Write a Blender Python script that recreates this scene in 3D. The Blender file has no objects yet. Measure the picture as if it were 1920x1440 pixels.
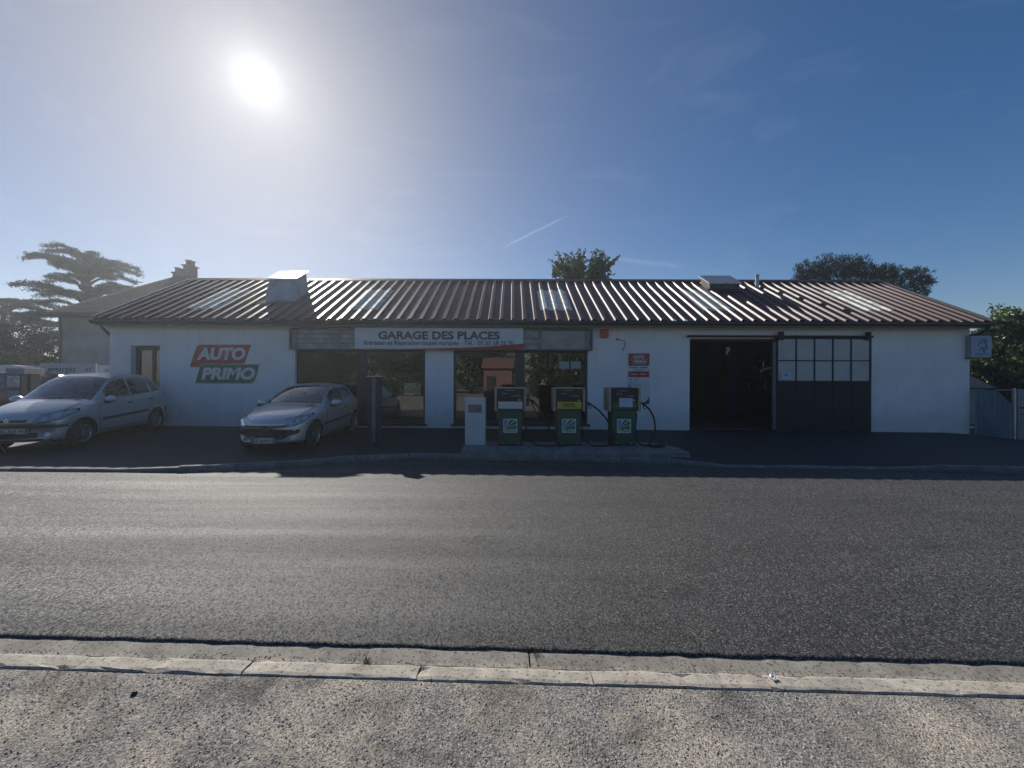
import bpy, bmesh, math, random
import numpy as np
from mathutils import Vector, Matrix
from mathutils.bvhtree import BVHTree

random.seed(7); np.random.seed(7)
R = math.radians
SC = bpy.context.scene
COL = SC.collection

# ------------------------------------------------------------------ camera, sky, sun, exposure
F = 720.0            # focal length in px of a 1920 px wide picture
CAMZ = 1.72
HY = 712.0           # horizon row
cam = bpy.data.cameras.new('camera'); camo = bpy.data.objects.new('camera', cam); COL.objects.link(camo)
cam.sensor_width = 36.0; cam.lens = 36.0 * F / 1920.0
cam.shift_y = -8.0 / 1920.0
cam.clip_start = 0.05; cam.clip_end = 3000.0
camo.location = (0, 0, CAMZ)
camo.matrix_world = Matrix.Translation((0, 0, CAMZ)) @ Matrix.Rotation(R(90), 4, 'X') @ Matrix.Rotation(R(0.17), 4, 'Z')
SC.camera = camo

SUN = Vector(((480 - 960) / F, 1.0, (HY - 152) / F)).normalized()     # direction towards the sun
SUN_EL = math.asin(SUN.z); SUN_AZ = math.atan2(SUN.x, SUN.y)

world = bpy.data.worlds.new('World'); SC.world = world; world.use_nodes = True
wn, wl = world.node_tree.nodes, world.node_tree.links
wn.clear()
def wnode(t, **kw):
    n = wn.new(t)
    for k, v in kw.items(): setattr(n, k, v)
    return n
sky = wnode('ShaderNodeTexSky'); sky.sky_type = 'NISHITA'; sky.sun_disc = False
sky.sun_elevation = SUN_EL; sky.sun_rotation = SUN_AZ
sky.altitude = 300; sky.air_density = 1.0; sky.dust_density = 0.15; sky.ozone_density = 2.0
geo = wnode('ShaderNodeNewGeometry')
tc = wnode('ShaderNodeTexCoord')
dot = wnode('ShaderNodeVectorMath', operation='DOT_PRODUCT'); dot.inputs[1].default_value = SUN
wl.new(tc.outputs['Generated'], dot.inputs[0])
acos = wnode('ShaderNodeMath', operation='ARCCOSINE'); acos.use_clamp = False
clampd = wnode('ShaderNodeMath', operation='MINIMUM'); clampd.inputs[1].default_value = 1.0
wl.new(dot.outputs['Value'], clampd.inputs[0]); wl.new(clampd.outputs[0], acos.inputs[0])
def glow(deg, amp):
    d = wnode('ShaderNodeMath', operation='DIVIDE'); d.inputs[1].default_value = -R(deg); wl.new(acos.outputs[0], d.inputs[0])
    e = wnode('ShaderNodeMath', operation='EXPONENT'); wl.new(d.outputs[0], e.inputs[0])
    m = wnode('ShaderNodeMath', operation='MULTIPLY'); m.inputs[1].default_value = amp; wl.new(e.outputs[0], m.inputs[0])
    return m
def wadd(a, b):
    m = wnode('ShaderNodeMath', operation='ADD'); wl.new(a.outputs[0], m.inputs[0]); wl.new(b.outputs[0], m.inputs[1]); return m
# the sun itself and the bright aureole that hazy air makes around it
disc = wnode('ShaderNodeMath', operation='LESS_THAN'); disc.inputs[1].default_value = R(0.35); wl.new(acos.outputs[0], disc.inputs[0])
discm = wnode('ShaderNodeMath', operation='MULTIPLY'); discm.inputs[1].default_value = 20.0; wl.new(disc.outputs[0], discm.inputs[0])
aure = wadd(wadd(discm, glow(0.40, 3.0)), wadd(glow(2.0, 0.55), glow(7.5, 0.32)))
# faint cirrus
mp = wnode('ShaderNodeMapping'); mp.inputs['Rotation'].default_value = (0.2, 0.5, 0.9); mp.inputs['Scale'].default_value = (1.2, 5.0, 7.0)
wl.new(tc.outputs['Generated'], mp.inputs['Vector'])
nz = wnode('ShaderNodeTexNoise'); nz.inputs['Scale'].default_value = 2.2; nz.inputs['Detail'].default_value = 7; nz.inputs['Roughness'].default_value = 0.55
nz.inputs['Distortion'].default_value = 0.6
wl.new(mp.outputs[0], nz.inputs['Vector'])
cr = wnode('ShaderNodeMapRange'); cr.inputs['From Min'].default_value = 0.55; cr.inputs['From Max'].default_value = 0.85; cr.inputs['To Max'].default_value = 0.035
wl.new(nz.outputs['Fac'], cr.inputs['Value'])
def pxdir(px, py): return Vector(((px - 960) / F, 1.0, (HY - py) / F)).normalized()
def contrail(p, q, width, amp):
    a, b = pxdir(*p), pxdir(*q); nrm = a.cross(b).normalized(); mid = (a + b).normalized(); tan = nrm.cross(mid).normalized(); half = a.angle(b) / 2
    nzc = wnode('ShaderNodeTexNoise'); nzc.inputs['Scale'].default_value = 40; wl.new(tc.outputs['Generated'], nzc.inputs['Vector'])
    d1 = wnode('ShaderNodeVectorMath', operation='DOT_PRODUCT'); d1.inputs[1].default_value = nrm; wl.new(tc.outputs['Generated'], d1.inputs[0])
    off = wnode('ShaderNodeMath', operation='MULTIPLY_ADD'); off.inputs[1].default_value = width * 1.5; wl.new(nzc.outputs['Fac'], off.inputs[0]); wl.new(d1.outputs['Value'], off.inputs[2])
    sc = wnode('ShaderNodeMath', operation='DIVIDE'); sc.inputs[1].default_value = width; wl.new(off.outputs[0], sc.inputs[0])
    sq = wnode('ShaderNodeMath', operation='MULTIPLY'); wl.new(sc.outputs[0], sq.inputs[0]); wl.new(sc.outputs[0], sq.inputs[1])
    ng = wnode('ShaderNodeMath', operation='MULTIPLY'); ng.inputs[1].default_value = -1.0; wl.new(sq.outputs[0], ng.inputs[0])
    ex = wnode('ShaderNodeMath', operation='EXPONENT'); wl.new(ng.outputs[0], ex.inputs[0])
    d2 = wnode('ShaderNodeVectorMath', operation='DOT_PRODUCT'); d2.inputs[1].default_value = tan; wl.new(tc.outputs['Generated'], d2.inputs[0])
    ab = wnode('ShaderNodeMath', operation='ABSOLUTE'); wl.new(d2.outputs['Value'], ab.inputs[0])
    mr = wnode('ShaderNodeMapRange'); mr.inputs['From Min'].default_value = half; mr.inputs['From Max'].default_value = half * .6; wl.new(ab.outputs[0], mr.inputs['Value'])
    d3 = wnode('ShaderNodeVectorMath', operation='DOT_PRODUCT'); d3.inputs[1].default_value = mid; wl.new(tc.outputs['Generated'], d3.inputs[0])
    fr = wnode('ShaderNodeMath', operation='GREATER_THAN'); fr.inputs[1].default_value = 0.0; wl.new(d3.outputs['Value'], fr.inputs[0])
    m1 = wnode('ShaderNodeMath', operation='MULTIPLY'); wl.new(ex.outputs[0], m1.inputs[0]); wl.new(mr.outputs[0], m1.inputs[1])
    m2 = wnode('ShaderNodeMath', operation='MULTIPLY'); wl.new(m1.outputs[0], m2.inputs[0]); wl.new(fr.outputs[0], m2.inputs[1])
    m3 = wnode('ShaderNodeMath', operation='MULTIPLY'); m3.inputs[1].default_value = amp; wl.new(m2.outputs[0], m3.inputs[0]); return m3
extra = wadd(wadd(aure, cr), wadd(contrail((940, 467), (1066, 404), .0022, .10), contrail((1120, 484), (1290, 503), .005, .05)))
bgs = wnode('ShaderNodeBackground'); bgs.inputs['Strength'].default_value = 0.076
hsv = wnode('ShaderNodeHueSaturation'); hsv.inputs['Saturation'].default_value = 1.36
whit = glow(24.0, -1.0)                                   # hazy air bleaches the blue towards the sun
wsat = wnode('ShaderNodeMath', operation='ADD'); wsat.inputs[1].default_value = 1.36; wl.new(whit.outputs[0], wsat.inputs[0]); wl.new(wsat.outputs[0], hsv.inputs['Saturation'])
wval = wnode('ShaderNodeMath', operation='MULTIPLY_ADD'); wval.inputs[1].default_value = 0.62; wval.inputs[2].default_value = 1.0; wl.new(whit.outputs[0], wval.inputs[0]); wl.new(wval.outputs[0], hsv.inputs['Value'])
tint = wnode('ShaderNodeMix', data_type='RGBA', blend_type='MULTIPLY'); tint.inputs[0].default_value = 1.0; tint.inputs[7].default_value = (1.06, 0.965, 1.0, 1)
wl.new(sky.outputs[0], hsv.inputs['Color']); wl.new(hsv.outputs[0], tint.inputs[6]); wl.new(tint.outputs[2], bgs.inputs['Color'])
bga = wnode('ShaderNodeBackground'); bga.inputs['Color'].default_value = (0.95, 0.985, 1.0, 1)
wl.new(extra.outputs[0], bga.inputs['Strength'])
adds = wnode('ShaderNodeAddShader'); wl.new(bgs.outputs[0], adds.inputs[0]); wl.new(bga.outputs[0], adds.inputs[1])
wo = wnode('ShaderNodeOutputWorld'); wl.new(adds.outputs[0], wo.inputs['Surface'])

sl = bpy.data.lights.new('sun', 'SUN'); sl.energy = 5.0; sl.angle = R(0.53); sl.color = (1.0, 0.95, 0.87)
so = bpy.data.objects.new('sun', sl); COL.objects.link(so)
so.rotation_euler = SUN.to_track_quat('Z', 'Y').to_euler()

SC.view_settings.view_transform = 'Standard'; SC.view_settings.look = 'None'
SC.view_settings.exposure = 0.2; SC.view_settings.gamma = 1.0
SC.view_settings.use_curve_mapping = False
SC.render.engine = 'CYCLES'
SC.cycles.use_denoising = True
SC.cycles.max_bounces = 10; SC.cycles.transparent_max_bounces = 16; SC.cycles.volume_bounces = 0
SC.cycles.sample_clamp_indirect = 4.0
SC.cycles.caustics_reflective = False; SC.cycles.caustics_refractive = False

# ------------------------------------------------------------------ helpers
def WX(px, D): return (px - 960.0) / F * D
def WZ(py, D): return CAMZ - (py - HY) / F * D

MATS = {}
def mat(name, color, rough=0.6, metal=0.0, var=0.0, vscale=6.0, bump=0.0, bscale=60.0, spec=None, stretch=None, color2=None, coat=0.0, trans=0.0, emit=None):
    if name in MATS: return MATS[name]
    m = bpy.data.materials.new(name); m.use_nodes = True
    nt = m.node_tree; n = nt.nodes; l = nt.links
    b = n['Principled BSDF']
    b.inputs['Base Color'].default_value = (*color, 1); b.inputs['Roughness'].default_value = rough; b.inputs['Metallic'].default_value = metal
    if spec is not None: b.inputs['Specular IOR Level'].default_value = spec
    if coat: b.inputs['Coat Weight'].default_value = coat; b.inputs['Coat Roughness'].default_value = 0.10
    t = None
    if var or bump:
        t = n.new('ShaderNodeTexCoord')
        src = t.outputs['Object']
        if stretch:
            mpn = n.new('ShaderNodeMapping'); mpn.inputs['Scale'].default_value = stretch; l.new(src, mpn.inputs['Vector']); src = mpn.outputs[0]
    if var:
        nn = n.new('ShaderNodeTexNoise'); nn.inputs['Scale'].default_value = vscale; nn.inputs['Detail'].default_value = 8; nn.inputs['Roughness'].default_value = 0.65
        l.new(src, nn.inputs['Vector'])
        rp = n.new('ShaderNodeValToRGB'); rp.color_ramp.elements[0].position = 0.32; rp.color_ramp.elements[1].position = 0.68
        c2 = color2 if color2 else tuple(c * (1 - var) for c in color)
        c1 = color if color2 else tuple(min(1, c * (1 + var * 0.5)) for c in color)
        rp.color_ramp.elements[0].color = (*c2, 1); rp.color_ramp.elements[1].color = (*c1, 1)
        l.new(nn.outputs['Fac'], rp.inputs['Fac']); l.new(rp.outputs[0], b.inputs['Base Color'])
        mr = n.new('ShaderNodeMapRange'); mr.inputs['To Min'].default_value = min(1, rough * 1.2); mr.inputs['To Max'].default_value = rough * 0.85
        l.new(nn.outputs['Fac'], mr.inputs['Value']); l.new(mr.outputs[0], b.inputs['Roughness'])
    if bump:
        bn = n.new('ShaderNodeTexNoise'); bn.inputs['Scale'].default_value = bscale; bn.inputs['Detail'].default_value = 4; l.new(src, bn.inputs['Vector'])
        bp = n.new('ShaderNodeBump'); bp.inputs['Strength'].default_value = bump; bp.inputs['Distance'].default_value = 0.01
        l.new(bn.outputs['Fac'], bp.inputs['Height']); l.new(bp.outputs[0], b.inputs['Normal'])
    if emit: b.inputs['Emission Color'].default_value = (*emit[0], 1); b.inputs['Emission Strength'].default_value = emit[1]
    MATS[name] = m; return m

def glass(name, tint=(0.75, 0.8, 0.8), clear=0.8, rough=0.02, ior=1.5, glossy=1.0):
    m = bpy.data.materials.new(name); m.use_nodes = True
    nt = m.node_tree; n = nt.nodes; l = nt.links; n.clear()
    o = n.new('ShaderNodeOutputMaterial'); mx = n.new('ShaderNodeMixShader'); tr = n.new('ShaderNodeBsdfTransparent'); gl = n.new('ShaderNodeBsdfGlossy')
    fr = n.new('ShaderNodeFresnel'); fr.inputs['IOR'].default_value = ior
    ad = n.new('ShaderNodeMath'); ad.operation = 'MULTIPLY_ADD'; ad.inputs[1].default_value = glossy; ad.inputs[2].default_value = 0.03
    tr.inputs['Color'].default_value = (*[c * clear for c in tint], 1); gl.inputs['Roughness'].default_value = rough
    l.new(fr.outputs[0], ad.inputs[0]); l.new(ad.outputs[0], mx.inputs[0]); l.new(tr.outputs[0], mx.inputs[1]); l.new(gl.outputs[0], mx.inputs[2]); l.new(mx.outputs[0], o.inputs['Surface'])
    MATS[name] = m; return m

def link(o, parent=None):
    COL.objects.link(o)
    if parent is not None: o.parent = parent
    return o
def tag(o, label=None, cat=None, group=None, kind=None):
    if label: o['label'] = label
    if cat: o['category'] = cat
    if group: o['group'] = group
    if kind: o['kind'] = kind
    return o
def empty(name, loc=(0, 0, 0), rz=0.0, parent=None):
    o = bpy.data.objects.new(name, None); o.location = loc; o.rotation_euler = (0, 0, rz); o.empty_display_size = 0.2
    return link(o, parent)
def meshobj(name, verts, faces, m, parent=None, smooth=False, mats=None, fm=None):
    me = bpy.data.meshes.new(name); me.from_pydata([tuple(v) for v in verts], [], [tuple(f) for f in faces]); me.update()
    for mm in (mats or [m]): me.materials.append(mm)
    if fm is not None: me.polygons.foreach_set('material_index', fm)
    if smooth: me.polygons.foreach_set('use_smooth', [True] * len(me.polygons))
    return link(bpy.data.objects.new(name, me), parent)
def copyobj(o, parent=None):
    c = o.copy(); COL.objects.link(c); c.parent = parent
    return c
def copytree(o, parent=None):
    c = copyobj(o, parent)
    for ch in list(o.children): copytree(ch, c)
    return c

class MB:
    def __init__(s): s.v = []; s.f = []
    def add(s, v, f):
        n = len(s.v); s.v += [tuple(p) for p in v]; s.f += [tuple(i + n for i in q) for q in f]; return s
    def box(s, x0, x1, y0, y1, z0, z1, M=None):
        v = [(x, y, z) for z in (z0, z1) for y in (y0, y1) for x in (x0, x1)]
        if M is not None: v = [tuple(M @ Vector(p)) for p in v]
        return s.add(v, [(0, 2, 3, 1), (4, 5, 7, 6), (0, 1, 5, 4), (2, 6, 7, 3), (0, 4, 6, 2), (1, 3, 7, 5)])
    def prism(s, poly, d0, d1, axis='y'):
        n = len(poly)
        def P(a, b, d): return {'y': (a, d, b), 'x': (d, a, b), 'z': (a, b, d)}[axis]
        v = [P(a, b, d0) for a, b in poly] + [P(a, b, d1) for a, b in poly]
        f = [tuple(range(n - 1, -1, -1)), tuple(range(n, 2 * n))] + [(i, (i + 1) % n, n + (i + 1) % n, n + i) for i in range(n)]
        return s.add(v, f)
    def tube(s, pts, r, seg=8, cap=True):
        pts = [Vector(p) for p in pts]; n = len(pts)
        rr = r if isinstance(r, (list, tuple)) else [r] * n
        ring = []; prev = None
        for i, p in enumerate(pts):
            t = (pts[min(i + 1, n - 1)] - pts[max(i - 1, 0)]).normalized()
            if prev is None:
                a = t.orthogonal().normalized()
            else:
                a = (prev - t * prev.dot(t))
                a = a.normalized() if a.length > 1e-6 else t.orthogonal().normalized()
            prev = a; b = t.cross(a)
            ring.append([p + (a * math.cos(2 * math.pi * k / seg) + b * math.sin(2 * math.pi * k / seg)) * rr[i] for k in range(seg)])
        v = [q for rg in ring for q in rg]; f = []
        for i in range(n - 1):
            for k in range(seg):
                k2 = (k + 1) % seg; f.append((i * seg + k, i * seg + k2, (i + 1) * seg + k2, (i + 1) * seg + k))
        if cap: f.append(tuple(range(seg - 1, -1, -1))); f.append(tuple((n - 1) * seg + k for k in range(seg)))
        return s.add(v, f)
    def lathe(s, prof, seg=24, axis='y', c=(0, 0, 0)):
        v = []; f = []; n = len(prof)
        for k in range(seg):
            a = 2 * math.pi * k / seg; ca, sa = math.cos(a), math.sin(a)
            for r, h in prof:
                p = {'y': (r * ca, h, r * sa), 'z': (r * ca, r * sa, h), 'x': (h, r * ca, r * sa)}[axis]
                v.append((p[0] + c[0], p[1] + c[1], p[2] + c[2]))
        for k in range(seg):
            k2 = (k + 1) % seg
            for i in range(n - 1): f.append((k * n + i, k2 * n + i, k2 * n + i + 1, k * n + i + 1))
        return s.add(v, f)
    def build(s, name, m, parent=None, smooth=False, bevel=0.0):
        o = meshobj(name, s.v, s.f, m, parent, smooth)
        bm = bmesh.new(); bm.from_mesh(o.data); bmesh.ops.recalc_face_normals(bm, faces=bm.faces)
        if bevel: bmesh.ops.bevel(bm, geom=list(bm.edges), offset=bevel, segments=2, affect='EDGES', profile=0.7)
        bm.to_mesh(o.data); bm.free()
        return o

def smooth_pts(pts, k=6):
    P = [np.array(p, float) for p in pts]; out = []
    for i in range(len(P) - 1):
        p0, p1, p2, p3 = P[max(i - 1, 0)], P[i], P[i + 1], P[min(i + 2, len(P) - 1)]
        for t in np.linspace(0, 1, k, endpoint=False):
            out.append(0.5 * ((2 * p1) + (-p0 + p2) * t + (2 * p0 - 5 * p1 + 4 * p2 - p3) * t * t + (-p0 + 3 * p1 - 3 * p2 + p3) * t ** 3))
    out.append(P[-1]); return [tuple(p) for p in out]

def text(name, body, m, parent, x0, x1, z0, z1, y, shear=0.0, bold=0.0, depth=0.004, M=None):
    """lettering as a thin raised mesh in the XZ plane facing -Y, fitted to a box"""
    cu = bpy.data.curves.new('t', 'FONT'); cu.body = body; cu.size = 1.0; cu.shear = shear; cu.offset = bold; cu.extrude = 0.0
    cu.resolution_u = 3
    to = bpy.data.objects.new('t', cu); COL.objects.link(to)
    dg = bpy.context.evaluated_depsgraph_get(); me = bpy.data.meshes.new_from_object(to.evaluated_get(dg))
    COL.objects.unlink(to); bpy.data.objects.remove(to)
    n = len(me.vertices); co = np.empty(n * 3); me.vertices.foreach_get('co', co); co = co.reshape(-1, 3)
    mn, mx = co.min(0), co.max(0); s = (mx - mn); s[s == 0] = 1
    u = (co[:, 0] - mn[0]) / s[0] * (x1 - x0) + x0; w = (co[:, 1] - mn[1]) / s[1] * (z1 - z0) + z0
    new = np.stack([u, np.full(n, y - depth), w], 1)
    if M is not None: new = np.array([tuple(M @ Vector(p)) for p in new])
    me.vertices.foreach_set('co', new.ravel()); me.materials.clear(); me.materials.append(m); me.name = name; me.update()
    return link(bpy.data.objects.new(name, me), parent)

# ------------------------------------------------------------------ materials
def node_mat(name):
    m = bpy.data.materials.new(name); m.use_nodes = True; MATS[name] = m
    return m, m.node_tree.nodes, m.node_tree.links, m.node_tree.nodes['Principled BSDF']
def N(n, t, **inp):
    x = n.new(t)
    for k, v in inp.items():
        if k in ('operation', 'blend_type', 'data_type', 'feature', 'distance'): setattr(x, k, v)
    return x
def tex(n, l, src, kind, scale, detail=6, rough=0.6, stretch=None, feature=None):
    if stretch:
        mpn = n.new('ShaderNodeMapping'); mpn.inputs['Scale'].default_value = stretch; l.new(src, mpn.inputs['Vector']); src = mpn.outputs[0]
    if kind == 'noise':
        t = n.new('ShaderNodeTexNoise'); t.inputs['Scale'].default_value = scale; t.inputs['Detail'].default_value = detail; t.inputs['Roughness'].default_value = rough
        l.new(src, t.inputs['Vector']); return t.outputs['Fac']
    t = n.new('ShaderNodeTexVoronoi'); t.inputs['Scale'].default_value = scale
    if feature: t.feature = feature
    l.new(src, t.inputs['Vector']); return t
def ramp(n, l, src, stops):
    r = n.new('ShaderNodeValToRGB'); e = r.color_ramp.elements
    while len(e) < len(stops): e.new(0.5)
    for el, (p, c) in zip(e, stops): el.position = p; el.color = (*c, 1) if isinstance(c, tuple) else (c, c, c, 1)
    l.new(src, r.inputs['Fac']); return r.outputs['Color']
def mixc(n, l, fac, a, b, mode='MIX'):
    x = n.new('ShaderNodeMix'); x.data_type = 'RGBA'; x.blend_type = mode
    for sock, val in ((x.inputs[0], fac), (x.inputs[6], a), (x.inputs[7], b)):
        if hasattr(val, 'links') or hasattr(val, 'is_linked'): l.new(val, sock)
        else: sock.default_value = val if not isinstance(val, tuple) else (*val, 1)
    return x.outputs[2]
def mth(n, l, op, a, b):
    x = n.new('ShaderNodeMath'); x.operation = op
    for s, v in ((x.inputs[0], a), (x.inputs[1], b)):
        if hasattr(v, 'is_linked'): l.new(v, s)
        else: s.default_value = v
    return x.outputs[0]
def bump(n, l, h, strength, dist, prev=None):
    b = n.new('ShaderNodeBump'); b.inputs['Strength'].default_value = strength; b.inputs['Distance'].default_value = dist
    l.new(h, b.inputs['Height'])
    if prev is not None: l.new(prev, b.inputs['Normal'])
    return b.outputs[0]

def facets(n, l, col, amount, normal):
    """every stone chip lies at its own small tilt"""
    a = n.new('ShaderNodeVectorMath'); a.operation = 'SUBTRACT'; l.new(col, a.inputs[0]); a.inputs[1].default_value = (.5, .5, .5)
    a2 = n.new('ShaderNodeVectorMath'); a2.operation = 'MULTIPLY'; a2.inputs[1].default_value = (amount, amount, 0); l.new(a.outputs[0], a2.inputs[0])
    b_ = n.new('ShaderNodeVectorMath'); b_.operation = 'ADD'; l.new(a2.outputs[0], b_.inputs[0]); l.new(normal, b_.inputs[1])
    c_ = n.new('ShaderNodeVectorMath'); c_.operation = 'NORMALIZE'; l.new(b_.outputs[0], c_.inputs[0]); return c_.outputs[0]
# coarse chip-seal asphalt
m, n, l, b = node_mat('asphalt')
tco = n.new('ShaderNodeTexCoord').outputs['Object']
vor = tex(n, l, tco, 'vor', 92); vc = vor.outputs['Color']; vd = vor.outputs['Distance']
sep = n.new('ShaderNodeSeparateColor'); l.new(vc, sep.inputs[0])
stonec = ramp(n, l, sep.outputs[0], [(0.0, (0.03, 0.029, 0.029)), (0.45, (0.075, 0.072, 0.069)), (0.8, (0.16, 0.153, 0.145)), (1.0, (0.36, 0.35, 0.33))])
gap = ramp(n, l, vd, [(0.30, 1.0), (0.62, 0.18)])
c = mixc(n, l, 1.0, stonec, gap, 'MULTIPLY')
band = tex(n, l, tco, 'noise', 1.0, 5, 0.55, (0.12, 2.2, 1.0)); bandc = ramp(n, l, band, [(0.35, 0.84), (0.65, 1.12)])
c = mixc(n, l, 1.0, c, bandc, 'MULTIPLY')
big = tex(n, l, tco, 'noise', 0.9, 6, 0.6); bigc = ramp(n, l, big, [(0.3, 0.85), (0.7, 1.12)])
c = mixc(n, l, 1.0, c, bigc, 'MULTIPLY')
cw = n.new('ShaderNodeTexNoise'); cw.inputs['Scale'].default_value = 1.1; cw.inputs['Detail'].default_value = 6; l.new(tco, cw.inputs['Vector'])
cv = n.new('ShaderNodeVectorMath'); cv.operation = 'MULTIPLY_ADD'; cv.inputs[1].default_value = (.9, .9, .0); l.new(cw.outputs['Color'], cv.inputs[0]); l.new(tco, cv.inputs[2])
ck = tex(n, l, cv.outputs[0], 'vor', 0.42, stretch=(.5, 1, 1), feature='DISTANCE_TO_EDGE'); ckl = ramp(n, l, ck.outputs['Distance'], [(0.0025, 0.35), (0.006, 1.0)])
msk = ramp(n, l, tex(n, l, tco, 'noise', 0.35, 3, .5), [(0.52, 1.0), (0.56, 0.0)]); ckm = mixc(n, l, msk, ckl, (1.0, 1.0, 1.0))
c = mixc(n, l, 1.0, c, ckm, 'MULTIPLY')
stn = ramp(n, l, tex(n, l, tco, 'noise', 2.1, 3, .5, (.45, 1, 1)), [(0.28, 0.62), (0.36, 1.0)]); c = mixc(n, l, 1.0, c, stn, 'MULTIPLY')
l.new(c, b.inputs['Base Color'])
rr_ = ramp(n, l, band, [(0.35, 0.76), (0.65, 0.68)]); l.new(rr_, b.inputs['Roughness'])
fine = tex(n, l, tco, 'noise', 260, 3, 0.6)
h1 = bump(n, l, fine, 0.35, 0.003); hh = mth(n, l, 'MULTIPLY', vd, -1.0)
l.new(facets(n, l, vc, .62, bump(n, l, hh, 0.35, 0.006, h1)), b.inputs['Normal'])

# smoother dark tarmac of the forecourt
m, n, l, b = node_mat('forecourt_tarmac')
tco = n.new('ShaderNodeTexCoord').outputs['Object']
a1 = tex(n, l, tco, 'noise', 1.3, 8, 0.65); c1 = ramp(n, l, a1, [(0.3, (0.022, 0.022, 0.023)), (0.7, (0.036, 0.035, 0.035))])
v2 = tex(n, l, tco, 'vor', 110); s2 = n.new('ShaderNodeSeparateColor'); l.new(v2.outputs['Color'], s2.inputs[0])
c2 = ramp(n, l, s2.outputs[0], [(0.0, 0.75), (0.9, 1.1), (1.0, 1.7)])
l.new(mixc(n, l, 1.0, c1, c2, 'MULTIPLY'), b.inputs['Base Color']); b.inputs['Roughness'].default_value = 0.72
l.new(bump(n, l, v2.outputs['Distance'], -0.5 if False else 0.5, 0.004), b.inputs['Normal'])

# foreground: worn gravelly verge with sandy patches
m, n, l, b = node_mat('gravel_verge')
tco = n.new('ShaderNodeTexCoord').outputs['Object']
wz_ = n.new('ShaderNodeTexNoise'); wz_.inputs['Scale'].default_value = 60; wz_.inputs['Detail'].default_value = 3; l.new(tco, wz_.inputs['Vector'])
wv = n.new('ShaderNodeVectorMath'); wv.operation = 'SCALE'; wv.inputs['Scale'].default_value = 0.018; l.new(wz_.outputs['Color'], wv.inputs[0])
wa = n.new('ShaderNodeVectorMath'); wa.operation = 'ADD'; l.new(tco, wa.inputs[0]); l.new(wv.outputs[0], wa.inputs[1]); tw = wa.outputs[0]
v1 = tex(n, l, tw, 'vor', 135); s1 = n.new('ShaderNodeSeparateColor'); l.new(v1.outputs['Color'], s1.inputs[0])
st = ramp(n, l, s1.outputs[0], [(0.0, (0.07, 0.068, 0.066)), (0.35, (0.22, 0.20, 0.18)), (0.8, (0.40, 0.37, 0.335)), (1.0, (0.60, 0.57, 0.52))])
v3 = tex(n, l, tw, 'vor', 190); s3 = n.new('ShaderNodeSeparateColor'); l.new(v3.outputs['Color'], s3.inputs[0])
sand = ramp(n, l, s3.outputs[1], [(0.0, (0.09, 0.075, 0.06)), (0.15, (0.36, 0.32, 0.265)), (1.0, (0.52, 0.46, 0.385))])
pt = tex(n, l, tco, "noise", 1.7, 8, 0.68); ptf = ramp(n, l, pt, [(0.45, 0.0), (0.57, 1.0)])
c = mixc(n, l, ptf, st, sand)
dk = tex(n, l, tco, 'noise', 2.6, 6, 0.6); dkc = ramp(n, l, dk, [(0.32, 0.45), (0.48, 0.92), (0.75, 1.08)])
c = mixc(n, l, 1.0, c, dkc, 'MULTIPLY')
ho_ = tex(n, l, tco, 'noise', 120, 2, 0.5); c = mixc(n, l, 1.0, c, ramp(n, l, ho_, [(0.33, 0.15), (0.41, 1.0)]), 'MULTIPLY')
l.new(c, b.inputs['Base Color']); b.inputs['Roughness'].default_value = 0.9; b.inputs['Specular IOR Level'].default_value = 0.2
f2 = tex(n, l, tco, 'noise', 85, 5, 0.65)
l.new(facets(n, l, v1.outputs['Color'], .8, bump(n, l, f2, 0.8, 0.014)), b.inputs['Normal'])

# old concrete
def concrete(name, base, pits=True):
    m, n, l, b = node_mat(name)
    tco = n.new('ShaderNodeTexCoord').outputs['Object']
    a1 = tex(n, l, tco, 'noise', 4, 10, 0.72); lo = tuple(x * 0.48 for x in base); hi = tuple(x * 1.15 for x in base)
    c = ramp(n, l, a1, [(0.3, lo), (0.68, hi)])
    v = tex(n, l, tco, 'vor', 95); s = n.new('ShaderNodeSeparateColor'); l.new(v.outputs['Color'], s.inputs[0])
    c = mixc(n, l, 1.0, c, ramp(n, l, s.outputs[0], [(0.0, 0.3), (0.16, 0.95), (1.0, 1.1)]), 'MULTIPLY')
    l.new(c, b.inputs['Base Color']); b.inputs['Roughness'].default_value = 0.88
    l.new(bump(n, l, tex(n, l, tco, 'noise', 130, 5, 0.7), 0.5, 0.005), b.inputs['Normal'])
    return m
concrete('concrete_light', (0.46, 0.41, 0.34)); concrete('concrete_gutter', (0.30, 0.27, 0.225)); concrete('concrete_dark', (0.20, 0.195, 0.19)); concrete('concrete_island', (0.26, 0.255, 0.24))

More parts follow.
